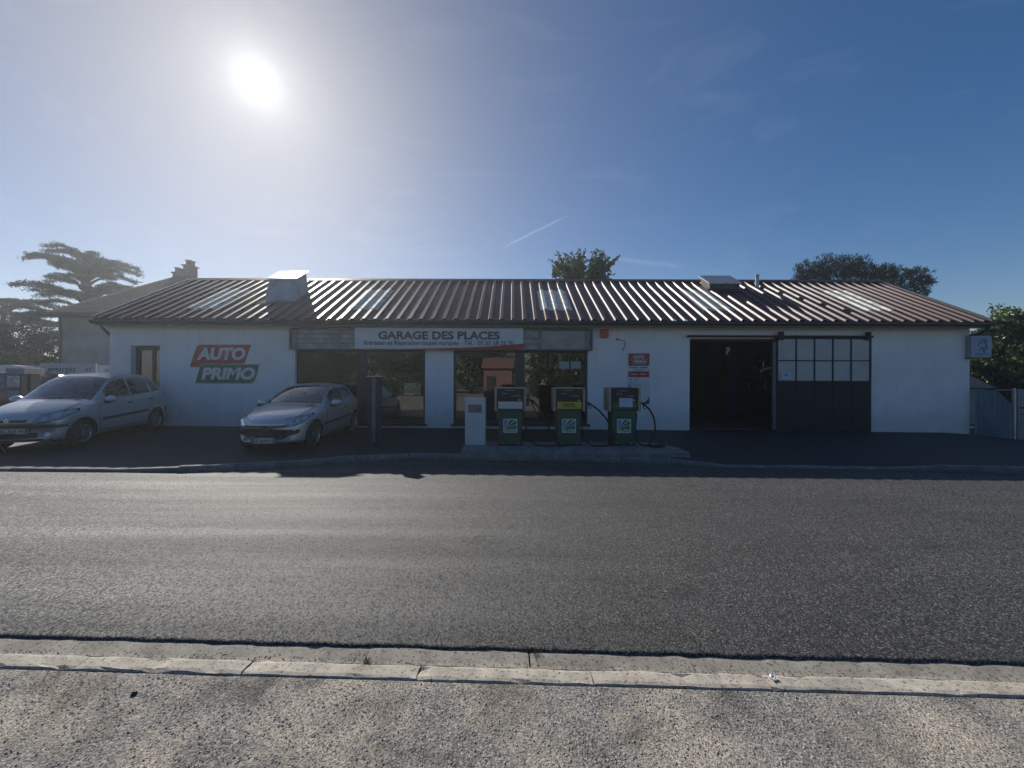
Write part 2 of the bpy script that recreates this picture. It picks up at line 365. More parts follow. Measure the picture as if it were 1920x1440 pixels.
# white render, rain-streaked, scuffed towards the ground
m, n, l, b = node_mat('white_render')
tco = n.new('ShaderNodeTexCoord').outputs['Object']
a1 = tex(n, l, tco, 'noise', 0.8, 8, 0.6); c = ramp(n, l, a1, [(0.3, (0.77, 0.765, 0.75)), (0.7, (0.87, 0.865, 0.85))])
st_ = tex(n, l, tco, 'noise', 3.0, 8, 0.7, (2.2, 1, 0.14)); c = mixc(n, l, 1.0, c, ramp(n, l, st_, [(0.25, 0.90), (0.5, 1.0)]), 'MULTIPLY')
sp_ = tex(n, l, tco, 'noise', 9.0, 6, 0.7); c = mixc(n, l, 1.0, c, ramp(n, l, sp_, [(0.27, 0.72), (0.36, 1.0)]), 'MULTIPLY')
sz_ = n.new('ShaderNodeSeparateXYZ'); l.new(tco, sz_.inputs[0])
spl = mth(n, l, 'ADD', sz_.outputs['Z'], mth(n, l, 'MULTIPLY', tex(n, l, tco, 'noise', 2.6, 8, .7), -1.1)); c = mixc(n, l, 1.0, c, ramp(n, l, spl, [(0.0, (0.88, 0.87, 0.84)), (0.35, (1.0, 1.0, 1.0))]), 'MULTIPLY')
wck = n.new('ShaderNodeTexNoise'); wck.inputs['Scale'].default_value = 1.6; wck.inputs['Detail'].default_value = 7; l.new(tco, wck.inputs['Vector'])
wcv = n.new('ShaderNodeVectorMath'); wcv.operation = 'MULTIPLY_ADD'; wcv.inputs[1].default_value = (.7, .7, .7); l.new(wck.outputs['Color'], wcv.inputs[0]); l.new(tco, wcv.inputs[2])
wce = tex(n, l, wcv.outputs[0], 'vor', 0.55, feature='DISTANCE_TO_EDGE'); wcm = ramp(n, l, tex(n, l, tco, 'noise', .5, 3, .5), [(0.5, 0.0), (0.58, 1.0)])
c = mixc(n, l, 1.0, c, mixc(n, l, wcm, (1.0, 1.0, 1.0), ramp(n, l, wce.outputs['Distance'], [(0.002, .90), (0.008, 1.0)])), 'MULTIPLY')
ptc = ramp(n, l, tex(n, l, tco, 'noise', .45, 2, .4), [(0.38, .955), (0.44, 1.0)]); c = mixc(n, l, 1.0, c, ptc, 'MULTIPLY')
l.new(c, b.inputs['Base Color']); b.inputs['Roughness'].default_value = 0.85
l.new(bump(n, l, tex(n, l, tco, 'noise', 70, 5, 0.7), 0.35, 0.006, bump(n, l, tex(n, l, tco, 'noise', 2.5, 4, 0.6), 0.25, 0.03)), b.inputs['Normal'])

# roof paint, chalky brown coated steel
m, n, l, b = node_mat('roof_brown')
tco = n.new('ShaderNodeTexCoord').outputs['Object']
a1 = tex(n, l, tco, 'noise', 3.0, 8, 0.7, (1, 0.25, 1)); c = ramp(n, l, a1, [(0.3, (0.075, 0.030, 0.023)), (0.7, (0.135, 0.056, 0.044))])
sp_ = tex(n, l, tco, 'noise', 30.0, 5, 0.7); c = mixc(n, l, 1.0, c, ramp(n, l, sp_, [(0.3, 0.7), (0.5, 1.0), (0.75, 1.25)]), 'MULTIPLY')
l.new(c, b.inputs['Base Color']); b.inputs['Roughness'].default_value = 0.42; b.inputs['Specular IOR Level'].default_value = 0.38
l.new(ramp(n, l, a1, [(0.3, 0.48), (0.7, 0.38)]), b.inputs['Roughness'])
l.new(bump(n, l, sp_, 0.12, 0.004), b.inputs['Normal'])

mat('roof_fibreglass', (0.66, 0.62, 0.52), 0.55, var=0.5, vscale=7, stretch=(1, 0.2, 1), bump=0.2, bscale=40)
mat('galvanised', (0.40, 0.41, 0.42), 0.42, 0.6, var=0.3, vscale=5)
mat('vent_lid', (0.62, 0.62, 0.60), 0.22, 0.5, var=0.15, vscale=5)
mat('vent_body', (0.33, 0.34, 0.36), 0.55, 0.2, var=0.25, vscale=4)
mat('vent_dark', (0.09, 0.06, 0.05), 0.5, 0.2, var=0.3, vscale=6)
mat('fascia_grey', (0.16, 0.165, 0.17), 0.55, var=0.25, vscale=3)
mat('gutter_dark', (0.045, 0.045, 0.05), 0.5, 0.2, var=0.3, vscale=4)
mat('window_frame', (0.045, 0.046, 0.05), 0.4, 0.1, var=0.2, vscale=5)
mat('door_blue_black', (0.007, 0.008, 0.013), 0.65, 0.0, var=0.4, vscale=3, bump=0.1, bscale=30)
mat('milky_pane', (0.42, 0.44, 0.44), 0.35, var=0.14, vscale=2.2)
mat('sign_white', (0.66, 0.67, 0.67), 0.45, var=0.08, vscale=3)
mat('sign_ink', (0.035, 0.05, 0.06), 0.5)
mat('sign_red', (0.36, 0.035, 0.022), 0.5, var=0.15, vscale=4)
mat('logo_red', (0.42, 0.045, 0.035), 0.5, var=0.15, vscale=4)
mat('logo_green', (0.02, 0.15, 0.085), 0.5, var=0.15, vscale=4)
mat('paper', (0.72, 0.74, 0.78), 0.7, var=0.05, vscale=6)
mat('paper_blue', (0.5, 0.54, 0.74), 0.7, var=0.06, vscale=6)
mat('old_lightbox', (0.34, 0.345, 0.32), 0.55, var=0.45, vscale=2.5, stretch=(1, 1, 1.5))
mat('lightbox_frame', (0.10, 0.105, 0.105), 0.5, var=0.3, vscale=4)
mat('alarm_orange', (0.60, 0.075, 0.03), 0.4, var=0.1, vscale=5)
mat('cable_black', (0.012, 0.012, 0.013), 0.5)
mat('rubber', (0.014, 0.014, 0.015), 0.7, var=0.3, vscale=10)
mat('pump_green', (0.008, 0.085, 0.050), 0.38, var=0.25, vscale=4)
mat('pump_black', (0.012, 0.013, 0.015), 0.5, var=0.2, vscale=5)
mat('pump_cream', (0.36, 0.33, 0.25), 0.45, var=0.25, vscale=6)
mat('cabinet_white', (0.58, 0.61, 0.60), 0.45, var=0.12, vscale=3)
mat('diesel_yellow', (0.55, 0.40, 0.03), 0.45, var=0.1, vscale=5)
mat('badge_blue', (0.10, 0.25, 0.48), 0.4); mat('badge_green', (0.02, 0.19, 0.10), 0.4); mat('badge_white', (0.72, 0.74, 0.72), 0.4)
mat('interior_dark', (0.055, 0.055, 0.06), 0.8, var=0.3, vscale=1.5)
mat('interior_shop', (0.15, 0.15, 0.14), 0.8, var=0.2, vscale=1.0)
mat('lift_blue', (0.03, 0.05, 0.12), 0.4)
mat('bark', (0.075, 0.058, 0.045), 0.9, var=0.4, vscale=8, bump=0.6, bscale=20, stretch=(1, 1, 0.25))
mat('house_wall', (0.36, 0.345, 0.32), 0.85, var=0.35, vscale=0.9, bump=0.3, bscale=40)
mat('house_tile', (0.085, 0.06, 0.052), 0.8, var=0.4, vscale=5)
mat('chimney_brick', (0.24, 0.19, 0.16), 0.85, var=0.3, vscale=6)
mat('blue_sheet', (0.17, 0.25, 0.31), 0.5, 0.2, var=0.25, vscale=3, stretch=(1, 1, 0.3))
mat('grey_panel', (0.24, 0.25, 0.26), 0.6, var=0.3, vscale=3)
mat('earth_green', (0.07, 0.075, 0.045), 0.95, var=0.4, vscale=0.4, bump=0.4, bscale=8)
glass('shop_glass', (0.55, 0.62, 0.6), 0.5, 0.01, 1.75, 2.2)
glass('car_glass', (0.55, 0.62, 0.62), 0.75, 0.01, 1.6, 2.2)
glass('lamp_glass', (0.95, 0.97, 0.98), 0.95, 0.02, 1.45, 0.6)
def leafmat(name, c, tr=0.35, gl=0.06):
    m = bpy.data.materials.new(name); m.use_nodes = True; n = m.node_tree.nodes; l = m.node_tree.links; n.clear()
    o = n.new('ShaderNodeOutputMaterial'); d = n.new('ShaderNodeBsdfDiffuse'); t = n.new('ShaderNodeBsdfTranslucent'); g = n.new('ShaderNodeBsdfGlossy'); mx = n.new('ShaderNodeMixShader'); m2 = n.new('ShaderNodeMixShader')
    tcn = n.new('ShaderNodeTexCoord'); nz = n.new('ShaderNodeTexNoise'); nz.inputs['Scale'].default_value = 1.6; nz.inputs['Detail'].default_value = 6
    l.new(tcn.outputs['Object'], nz.inputs['Vector'])
    r = n.new('ShaderNodeValToRGB'); r.color_ramp.elements[0].position = 0.32; r.color_ramp.elements[1].position = 0.7
    r.color_ramp.elements[0].color = (*[x * 0.55 for x in c], 1); r.color_ramp.elements[1].color = (*[x * 1.35 for x in c], 1)
    l.new(nz.outputs['Fac'], r.inputs['Fac']); l.new(r.outputs[0], d.inputs['Color']); l.new(r.outputs[0], t.inputs['Color'])
    g.inputs['Roughness'].default_value = 0.4; g.inputs['Color'].default_value = (0.6, 0.6, 0.6, 1)
    mx.inputs[0].default_value = tr; l.new(d.outputs[0], mx.inputs[1]); l.new(t.outputs[0], mx.inputs[2])
    m2.inputs[0].default_value = gl; l.new(mx.outputs[0], m2.inputs[1]); l.new(g.outputs[0], m2.inputs[2]); l.new(m2.outputs[0], o.inputs['Surface'])
    MATS[name] = m; return m
leafmat('leaf_mid', (0.075, 0.115, 0.035)); leafmat('leaf_bright', (0.11, 0.15, 0.05), 0.4); leafmat('needle_dark', (0.016, 0.027, 0.015), 0.08, .015); leafmat('needle_cedar', (0.026, 0.038, 0.026), 0.12, .015); leafmat('leaf_dark', (0.04, 0.065, 0.025), 0.25)
M_ = MATS
# ------------------------------------------------------------------ ground, road, kerbs
def T(x):
    z = -0.0058 * max(-25.0, min(25.0, x))
    if x > 13.2: z -= 0.10 * min(1.0, (x - 13.2) / 2.0)
    return z
KP = [(-2600, 886, .06), (-600, 886, .06), (0, 886.5, .06), (290, 888, .06), (330, 888, .10), (400, 887, .11), (450, 883, .10), (555, 877, .10), (650, 868, .11), (760, 862, .115), (1080, 865.5, .115), (1290, 871, .115),
      (1340, 875, .04), (1640, 880, .035), (1700, 881, .10), (1800, 883, .115), (1920, 886, .115), (2300, 893, .115), (3600, 915, .115)]
kpath = []
for px, py, h in KP:
    D = 7.5
    for _ in range(12): D = (CAMZ - T(WX(px, D))) * F / (py - HY)
    kpath.append((WX(px, D), D, h))
kpath.sort()
kx = np.array([p[0] for p in kpath]); ky = np.array([p[1] for p in kpath]); kh = np.array([p[2] for p in kpath])
def KY(x): return float(np.interp(x, kx, ky))
def KH(x): return float(np.interp(x, kx, kh))
def NEAR(x): return 2.45 - 0.026 * x
WALL_Y = 11.8
def gz(x, y):
    y0 = KY(x) + 0.12
    t = max(0.0, min(1.0, (y - y0) / (WALL_Y - y0)))
    return T(x) + KH(x) - 0.006 + (0.22 - KH(x)) * t

# ground sheet out to the horizon
v = [(-400, -400, -0.55), (400, -400, -0.55), (400, 400, -0.55), (-400, 400, -0.55)]
tag(meshobj('ground', v, [(0, 1, 2, 3)], M_['earth_green']), kind='structure')

xs = np.unique(np.concatenate([np.arange(-60, -7, 0.5), np.arange(-7, 7, 0.045), np.arange(7, 60.1, 0.5)]))
verts = []; faces = []
rng = np.random.RandomState(3)
rag = np.convolve(rng.randn(len(xs)), np.ones(3) / 3, 'same') * 0.006 + np.convolve(rng.randn(len(xs)), np.ones(25) / 25, 'same') * 0.015
for i, x in enumerate(xs):
    yn = NEAR(x) + rag[i]
    for y, dz in ((yn + 0.004, -0.05), (yn, -0.006), (yn + 0.03, 0.0), (yn + 1.4, 0.012), (5.0, 0.012), (KY(x) + 0.06, 0.0)):
        verts.append((x, y, T(x) + dz))
for i in range(len(xs) - 1):
    for k in range(5): a = i * 6 + k; faces.append((a, a + 6, a + 7, a + 1))
tag(meshobj('road', verts, faces, M_['asphalt'], smooth=True), kind='structure')

# verge the photographer stands on
xs2 = np.arange(-60, 60.1, 1.0); verts = []; faces = []
for x in xs2:
    for y in (NEAR(x) - 0.25, 0.0, -45.0): verts.append((x, y, T(x) - 0.024))
for i in range(len(xs2) - 1):
    for k in range(2): a = i * 3 + k; faces.append((a, a + 1, a + 4, a + 3))
tag(meshobj('pavement', verts, faces, M_['gravel_verge']), kind='structure')

# near side: concrete gutter slabs and the kerb strip, each a piece
gut = empty('gutter_strip', (0, NEAR(0) - 0.15, 0)); gut.location = (0, 0, 0); tag(gut, kind='structure')
def rough_bar(name, x0, x1, sec, mtl, amp, seed, dy=0.0, dz=0.0, n_=15):
    """a worn concrete bar along x: section sec (offset from the road edge, height), ends and arrises knocked about"""
    rs = np.random.RandomState(seed); V = []; m_ = len(sec); nse = rs.randn(n_ + 1, m_)
    nse = (nse + np.roll(nse, 1, 0)) * .5
    for i in range(n_ + 1):
        xx = x0 + (x1 - x0) * i / n_; end = 1.0 if i in (0, n_) else 0.0
        for j, (o_, z) in enumerate(sec):
            V.append((xx + (rs.randn() * .004 if end else 0), NEAR(xx) + o_ + dy + nse[i, j] * amp * .6, T(xx) + z + dz + nse[i, j] * amp * .35 - end * .003 - (abs(rs.randn()) * amp * 2 if rs.rand() < .05 else 0)))
        V.append((xx, NEAR(xx) + sec[-1][0] + dy, T(xx) - .12)); V.append((xx, NEAR(xx) + sec[0][0] + dy, T(xx) - .12))
    k = m_ + 2; Fc = [(i * k + j, i * k + (j + 1) % k, (i + 1) * k + (j + 1) % k, (i + 1) * k + j) for i in range(n_) for j in range(k)]
    Fc += [tuple(range(k - 1, -1, -1)), tuple(n_ * k + j for j in range(k))]
    mb = MB(); mb.add(V, Fc); return mb.build(name, mtl, gut)
x = -14.2; k = 0
while x < 14:
    L = 1.0 + 0.05 * random.random()
    rough_bar('gutter_slab', x, x + L - .004, [(0.03, -0.012), (-0.02, -0.014), (-0.10, -0.024), (-0.128, -0.0235)], M_['concrete_gutter'], .0022, k, 0, random.uniform(-.0015, .0015))
    xo = x + .36
    rough_bar('kerb_stone', xo, xo + L - .005, [(-0.129, -0.026), (-0.139, -0.018), (-0.156, -0.013), (-0.222, -0.0125), (-0.240, -0.016), (-0.247, -0.026)], M_['concrete_light'], .0045, k + 500, random.uniform(-.003, .003), random.uniform(-.002, .003))
    x += L; k += 1

# far kerb: stones following the bays
kerb = empty('kerb'); tag(kerb, kind='structure')
x = -16.0
while x < 17:
    L = random.choice([0.9, 1.0, 1.0, 0.5]) if -6.5 < x < -2 else 1.0
    x1 = x + L; p0 = Vector((x + 0.006, KY(x + 0.006), 0)); p1 = Vector((x1 - 0.006, KY(x1 - 0.006), 0))
    h0, h1 = KH(x), KH(x1); j = random.uniform(-0.006, 0.008); wob = random.uniform(-0.008, 0.008)
    d = (p1 - p0).normalized(); nn_ = Vector((-d.y, d.x, 0))
    vv = []
    for p, h in ((p0, h0 + j), (p1, h1 + j + wob)):
        zb = T(p.x)
        for o, z in ((0.0, -0.1), (0.0, h * 0.55), (0.025, h - 0.004), (0.06, h), (0.135, h), (0.135, -0.1)):
            q = p + nn_ * o; vv.append((q.x, q.y, zb + z))
    MB().add(vv, [(0, 1, 7, 6), (1, 2, 8, 7), (2, 3, 9, 8), (3, 4, 10, 9), (4, 5, 11, 10), (5, 0, 6, 11), (5, 4, 3, 2, 1, 0), (6, 7, 8, 9, 10, 11)]).build('kerb_stone', M_['concrete_dark'], kerb)
    x = x1

# forecourt tarmac
xs3 = np.concatenate([np.arange(-60, -10, 2.0), np.arange(-10, 16, 0.25), np.arange(16, 60.1, 2.0)]); verts = []; faces = []
for x in xs3:
    y0 = KY(x) + 0.11
    for t in (0, .25, .5, .75, 1): y = y0 + (WALL_Y - y0) * t; verts.append((x, y, gz(x, y)))
    verts.append((x, 45.0, gz(x, WALL_Y)))
for i in range(len(xs3) - 1):
    for k in range(5): a = i * 6 + k; faces.append((a, a + 6, a + 7, a + 1))
tag(meshobj('forecourt', verts, faces, M_['forecourt_tarmac'], smooth=True), kind='structure')

# loose gravel on the verge and along the gutter
def scatter_stones(cnt, xr, yfun, zoff, smin, smax, seed):
    rs = np.random.RandomState(seed)
    x = rs.uniform(xr[0], xr[1], cnt); y = np.array([yfun(a, rs) for a in x]); s = smin + (smax - smin) * rs.rand(cnt) ** 2.5
    base = np.array([(1, 0, 0), (0.3, .95, 0), (-.8, .5, 0), (-.7, -.6, 0), (.4, -.9, 0), (.1, .05, .62), (0, 0, -.5)])
    fc = [(0, 1, 5), (1, 2, 5), (2, 3, 5), (3, 4, 5), (4, 0, 5), (1, 0, 6), (2, 1, 6), (3, 2, 6), (4, 3, 6), (0, 4, 6)]
    V = []; Fc = []
    for i in range(cnt):
        a = rs.rand() * 6.283; ca, sa = math.cos(a), math.sin(a); jj = base * (0.75 + 0.5 * rs.rand(7, 3))
        px = (jj[:, 0] * ca - jj[:, 1] * sa * 0.8) * s[i] + x[i]; py = (jj[:, 0] * sa + jj[:, 1] * ca * 0.8) * s[i] + y[i]; pz = jj[:, 2] * s[i] + T(x[i]) + zoff + s[i] * 0.15
        V += list(zip(px, py, pz)); Fc += [tuple(q + 7 * i for q in f) for f in fc]
    return V, Fc
mat('pebble', (0.46, 0.43, 0.39), 0.85, var=0.75, vscale=45, color2=(0.13, 0.125, 0.12))
mat('pebble_gutter', (0.17, 0.15, 0.12), 0.85, var=0.6, vscale=60)
V, Fc = scatter_stones(9000, (-3.2, 3.2), lambda a, rs: 1.3 + (NEAR(a) - 0.27 - 1.3) * rs.rand(), -0.024, 0.0025, 0.0085, 5)
tag(meshobj('loose_gravel', V, Fc, M_['pebble']), 'loose grey gravel strewn over the sandy verge', 'gravel', kind='stuff')
V, Fc = scatter_stones(2600, (-3.8, 3.4), lambda a, rs: NEAR(a) - 0.125 - 0.035 * abs(rs.randn()) + 0.055 * rs.rand() * (rs.rand() > .4), -0.023, 0.002, 0.0065, 6)
tag(meshobj('grit', V, Fc, M_['pebble_gutter']), 'dark grit washed along the concrete gutter and kerb', 'grit', kind='stuff')
def ground_at(px, py, z=0.0):
    D = 2.0
    for _ in range(8): D = (CAMZ - T(WX(px, D)) - z) * F / (py - HY)
    return WX(px, D), D
x, y = ground_at(253, 1305, -0.026)
bm = bmesh.new(); bmesh.ops.create_icosphere(bm, subdivisions=2, radius=0.014)
for q in bm.verts: q.co *= random.uniform(.8, 1.15); q.co.z *= .8
me = bpy.data.meshes.new('stone'); bm.to_mesh(me); bm.free(); me.materials.append(mat('black_stone', (0.02, 0.02, 0.022), 0.6, var=0.3, vscale=40))
o = link(bpy.data.objects.new('stone', me)); o.location = (x, y, T(x) - 0.018)
tag(o, 'single black stone lying on the gravel verge at left', 'stone')
x, y = ground_at(1450, 1271, -0.01); rs = np.random.RandomState(2)
vv = []; ff = []
for i in range(5):
    for j in range(4): vv.append((x + (i - 2) * .011 + rs.randn() * .002, y + (j - 1.5) * .009 + rs.randn() * .002, T(x) - 0.002 + abs(rs.randn()) * .006))
for i in range(4):
    for j in range(3): a = i * 4 + j; ff.append((a, a + 4, a + 5, a + 1))
tag(meshobj('paper_scrap', vv, ff, M_['paper']), 'small crumpled white paper scrap on the kerb strip', 'litter')
mat('weed', (0.20, 0.14, 0.035), 0.8, var=0.5, vscale=60); mat('weed_green', (0.10, 0.12, 0.035), 0.8, var=0.4, vscale=60)
for (px, py, s, mm, lab) in ((690, 1243, .03, 'weed', 'small dry yellow weed in the gutter left of centre'), (1006, 1228, .035, 'weed', 'reddish dry weed tuft in the gutter at the centre of the picture'), (120, 1253, .02, 'weed', 'tiny dry weed beside the kerb strip at far left'), (1342, 1268, .022, 'weed_green', 'small green weed in a joint of the kerb strip at right')):
    x, y = ground_at(px, py, -0.02); rs = np.random.RandomState(px); vv = []; ff = []
    for i in range(46):
        a = rs.rand() * 6.28; r0 = rs.rand() * s * .5; ln = s * (.5 + rs.rand()); lean = rs.rand() * 1.2; w_ = .0012 + .001 * rs.rand()
        bx, by = x + math.cos(a) * r0, y + math.sin(a) * r0; tx, ty = bx + math.cos(a) * ln * lean, by + math.sin(a) * ln * lean
        k0 = len(vv); vv += [(bx - w_, by, T(x) - .03), (bx + w_, by, T(x) - .03), (tx + w_ * .4, ty, T(x) - .03 + ln * .8), (tx - w_ * .4, ty, T(x) - .03 + ln * .8)]; ff.append((k0, k0 + 1, k0 + 2, k0 + 3))
    tag(meshobj('weed', vv, ff, M_[mm]), lab, 'weed')

# ------------------------------------------------------------------ the garage building
XL, XR = WX(205, WALL_Y), WX(1818, WALL_Y)
EY, EZ = 11.40, 3.48; RY, RZ = 14.9, 5.55; SL = (RZ - EZ) / (RY - EY); BY = 18.0
G = empty('garage_building', ((XL + XR) / 2, WALL_Y, 0)); G.location = (0, 0, 0)
tag(G, 'long low white garage with brown ribbed metal roof and shop windows', 'building')
WT = 3.50
def wall_open(name, x0, x1, z0, z1, y0, y1, opens, m, parent):
    """a wall in the XZ plane with rectangular openings; real thickness"""
    X = sorted({x0, x1, *[a for o in opens for a in o[:2]]}); Z = sorted({z0, z1, *[a for o in opens for a in o[2:]]})
    solid = lambda i, k: 0 <= i < len(X) - 1 and 0 <= k < len(Z) - 1 and not any(o[0] <= (X[i] + X[i + 1]) / 2 <= o[1] and o[2] <= (Z[k] + Z[k + 1]) / 2 <= o[3] for o in opens)
    bm = bmesh.new(); cache = {}
    def V(i, k, y):
        if (i, k, y) not in cache: cache[(i, k, y)] = bm.verts.new((X[i], y, Z[k]))
        return cache[(i, k, y)]
    for i in range(len(X) - 1):
        for k in range(len(Z) - 1):
            if not solid(i, k): continue
            bm.faces.new((V(i, k, y0), V(i + 1, k, y0), V(i + 1, k + 1, y0), V(i, k + 1, y0)))
            bm.faces.new((V(i, k, y1), V(i, k + 1, y1), V(i + 1, k + 1, y1), V(i + 1, k, y1)))
            for (di, dk, a, b_) in ((-1, 0, (i, k), (i, k + 1)), (1, 0, (i + 1, k + 1), (i + 1, k)), (0, -1, (i + 1, k), (i, k)), (0, 1, (i, k + 1), (i + 1, k + 1))):
                if not solid(i + di, k + dk): bm.faces.new((V(*a, y0), V(*a, y1), V(*b_, y1), V(*b_, y0)))
    bmesh.ops.recalc_face_normals(bm, faces=bm.faces)
    me = bpy.data.meshes.new(name); bm.to_mesh(me); bm.free(); me.materials.append(m)
    return link(bpy.data.objects.new(name, me), parent)
wx = lambda p: WX(p, WALL_Y); wz = lambda p: WZ(p, WALL_Y)
O_door = (wx(245), wx(300), 0.28, wz(650))
O_w1 = (wx(553), wx(797), 0.35, wz(656)); O_w2 = (wx(850), wx(1102), 0.35, wz(656))
O_gar = (wx(1293), wx(1632), -0.3, wz(634))
wall_open('front_wall', XL, XR, -0.3, WT, WALL_Y, WALL_Y + 0.28, [O_door, O_w1, O_w2, O_gar], M_['white_render'], G)
backwin = (WX(757, 18), WX(792, 18), 0.95, 1.60)
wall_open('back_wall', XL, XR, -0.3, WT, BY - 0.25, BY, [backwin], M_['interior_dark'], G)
for xx0, xx1 in ((XL, XL + 0.28), (XR - 0.28, XR)):
    MB().prism([(WALL_Y + 0.281, -0.3), (BY - 0.251, -0.3), (BY - 0.251, WT - .02), (RY, RZ - 0.10), (WALL_Y + 0.281, EZ + SL * (WALL_Y + .281 - EY) - 0.10)], xx0, xx1, 'x').build('side_wall', M_['white_render'], G)
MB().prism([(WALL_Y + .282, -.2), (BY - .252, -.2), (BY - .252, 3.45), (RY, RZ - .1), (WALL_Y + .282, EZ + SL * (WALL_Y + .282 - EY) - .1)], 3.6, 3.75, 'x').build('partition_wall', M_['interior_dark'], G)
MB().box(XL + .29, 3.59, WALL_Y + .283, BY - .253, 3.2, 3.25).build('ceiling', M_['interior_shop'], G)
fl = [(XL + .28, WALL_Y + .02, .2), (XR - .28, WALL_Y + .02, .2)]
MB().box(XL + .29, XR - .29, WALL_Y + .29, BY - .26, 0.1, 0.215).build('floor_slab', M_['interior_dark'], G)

# roof: sheets of three ribs
roof = empty('roof', parent=G)
NSH = 26; RX0, RX1 = -12.45, 14.22; SW = (RX1 - RX0) / NSH; PITCH = SW / 3
def sheet_mesh(name, mtl, y0, y1, back=False, lift=0.0):
    prof = []
    for r in range(3):
        c0 = PITCH * (r + 0.5)
        prof += [(c0 - .064, 0), (c0 - .044, .050), (c0 + .044, .050), (c0 + .064, 0)]
        if r < 2: prof += [(c0 + .082 + .05, 0.0), (c0 + .082 + .055, .006), (c0 + .082 + .075, .006), (c0 + .082 + .08, 0)]
    prof = [(0, 0)] + prof + [(SW - 0.002, 0)]
    rows = [y0, y1]; v = []
    sgn = -1 if back else 1
    ln = math.sqrt(1 + SL * SL)
    for dz in (0.0, -0.004):
        for y in rows:
            for (px_, h) in prof:
                hh = h + lift + dz
                v.append((px_, y - sgn * hh * SL / ln, EZ + SL * (y - EY) + hh / ln if not back else RZ - SL * (y - RY) + hh / ln))
    npf = len(prof); f = []
    for k in range(2):
        o_ = k * 2 * npf
        for i in range(npf - 1): f.append((o_ + i, o_ + i + 1, o_ + npf + i + 1, o_ + npf + i))
    for i in range(npf - 1): f.append((i, i + 1, 2 * npf + i + 1, 2 * npf + i))
    me = bpy.data.meshes.new(name); me.from_pydata(v, [], f); me.materials.append(mtl); me.update()
    return me
sm = sheet_mesh('roof_sheet', M_['roof_brown'], EY, RY - 0.01)
smb = sheet_mesh('roof_sheet', M_['roof_brown'], RY + 0.01, BY + 0.4, True)
smL = sheet_mesh('roof_sheet', M_['roof_brown'], EY, 12.17); smU = sheet_mesh('roof_sheet', M_['roof_brown'], 13.80, RY - 0.01)
skm = sheet_mesh('skylight_sheet', M_['roof_fibreglass'], 12.14, 13.86, lift=0.006)
glass('added_clear_sheet', (1, 1, .97), 0.97, 0.2, 1.2, 0.3)
bk1 = sheet_mesh('roof_sheet', M_['roof_brown'], RY + 0.01, 16.75, True); bk2 = sheet_mesh('skylight_sheet', M_['added_clear_sheet'], 16.75, 17.35, True, lift=.004); bk3 = sheet_mesh('roof_sheet', M_['roof_brown'], 17.35, BY + .4, True)  # unseen clear back-slope sheet, added to let sun onto the raised car
sky_x = [WX(345, 12.17), WX(632, 12.17), WX(985, 12.17), WX(1297, 12.17), WX(1613, 12.17)]
sky_i = {round((a - RX0) / SW) for a in sky_x}
rs_ = np.random.RandomState(11)
for i in range(NSH):
    X0 = RX0 + i * SW; dzz = rs_.uniform(-.004, .004)
    if i in sky_i:
        for me in (smL, smU): o = link(bpy.data.objects.new('roof_sheet', me), roof); o.location = (X0, 0, dzz)
        o = link(bpy.data.objects.new('skylight_sheet', skm), roof); o.location = (X0, 0, dzz)
    else:
        o = link(bpy.data.objects.new('roof_sheet', sm), roof); o.location = (X0, rs_.uniform(-.008, .008), dzz)
    if i == int((7.05 - RX0) / SW):
        o = link(bpy.data.objects.new('roof_sheet', bk3), roof); o.location = (X0, 0, 0)
        o = link(bpy.data.objects.new('roof_sheet', bk1), roof); o.location = (X0, 0, 0)
        o = link(bpy.data.objects.new('skylight_sheet', bk2), roof); o.location = (X0, 0, 0)  # added sun opening, not one of the visible skylights
    else:
        o = link(bpy.data.objects.new('roof_sheet', smb), roof); o.location = (X0, 0, 0)
MB().prism([(RY - .17, RZ - .17 * SL + .065), (RY, RZ + .085), (RY + .17, RZ - .17 * SL + .065), (RY + .17, RZ - .17 * SL + .058), (RY, RZ + .078), (RY - .17, RZ - .17 * SL + .058)], RX0 - .02, RX1 + .02, 'x').build('ridge_cap', M_['roof_brown'], roof)
for xa, xb in ((RX0 - .05, RX0 - .005), (RX1 + .005, RX1 + .05)):
    MB().prism([(EY - .02, EZ - .11), (RY, RZ - .11), (BY + .4, EZ - .35), (BY + .4, EZ - .18), (RY, RZ + .075), (EY - .02, EZ + .075)], xa, xb, 'x').build('verge_trim', M_['gutter_dark'] if xa > 0 else M_['galvanised'], roof)
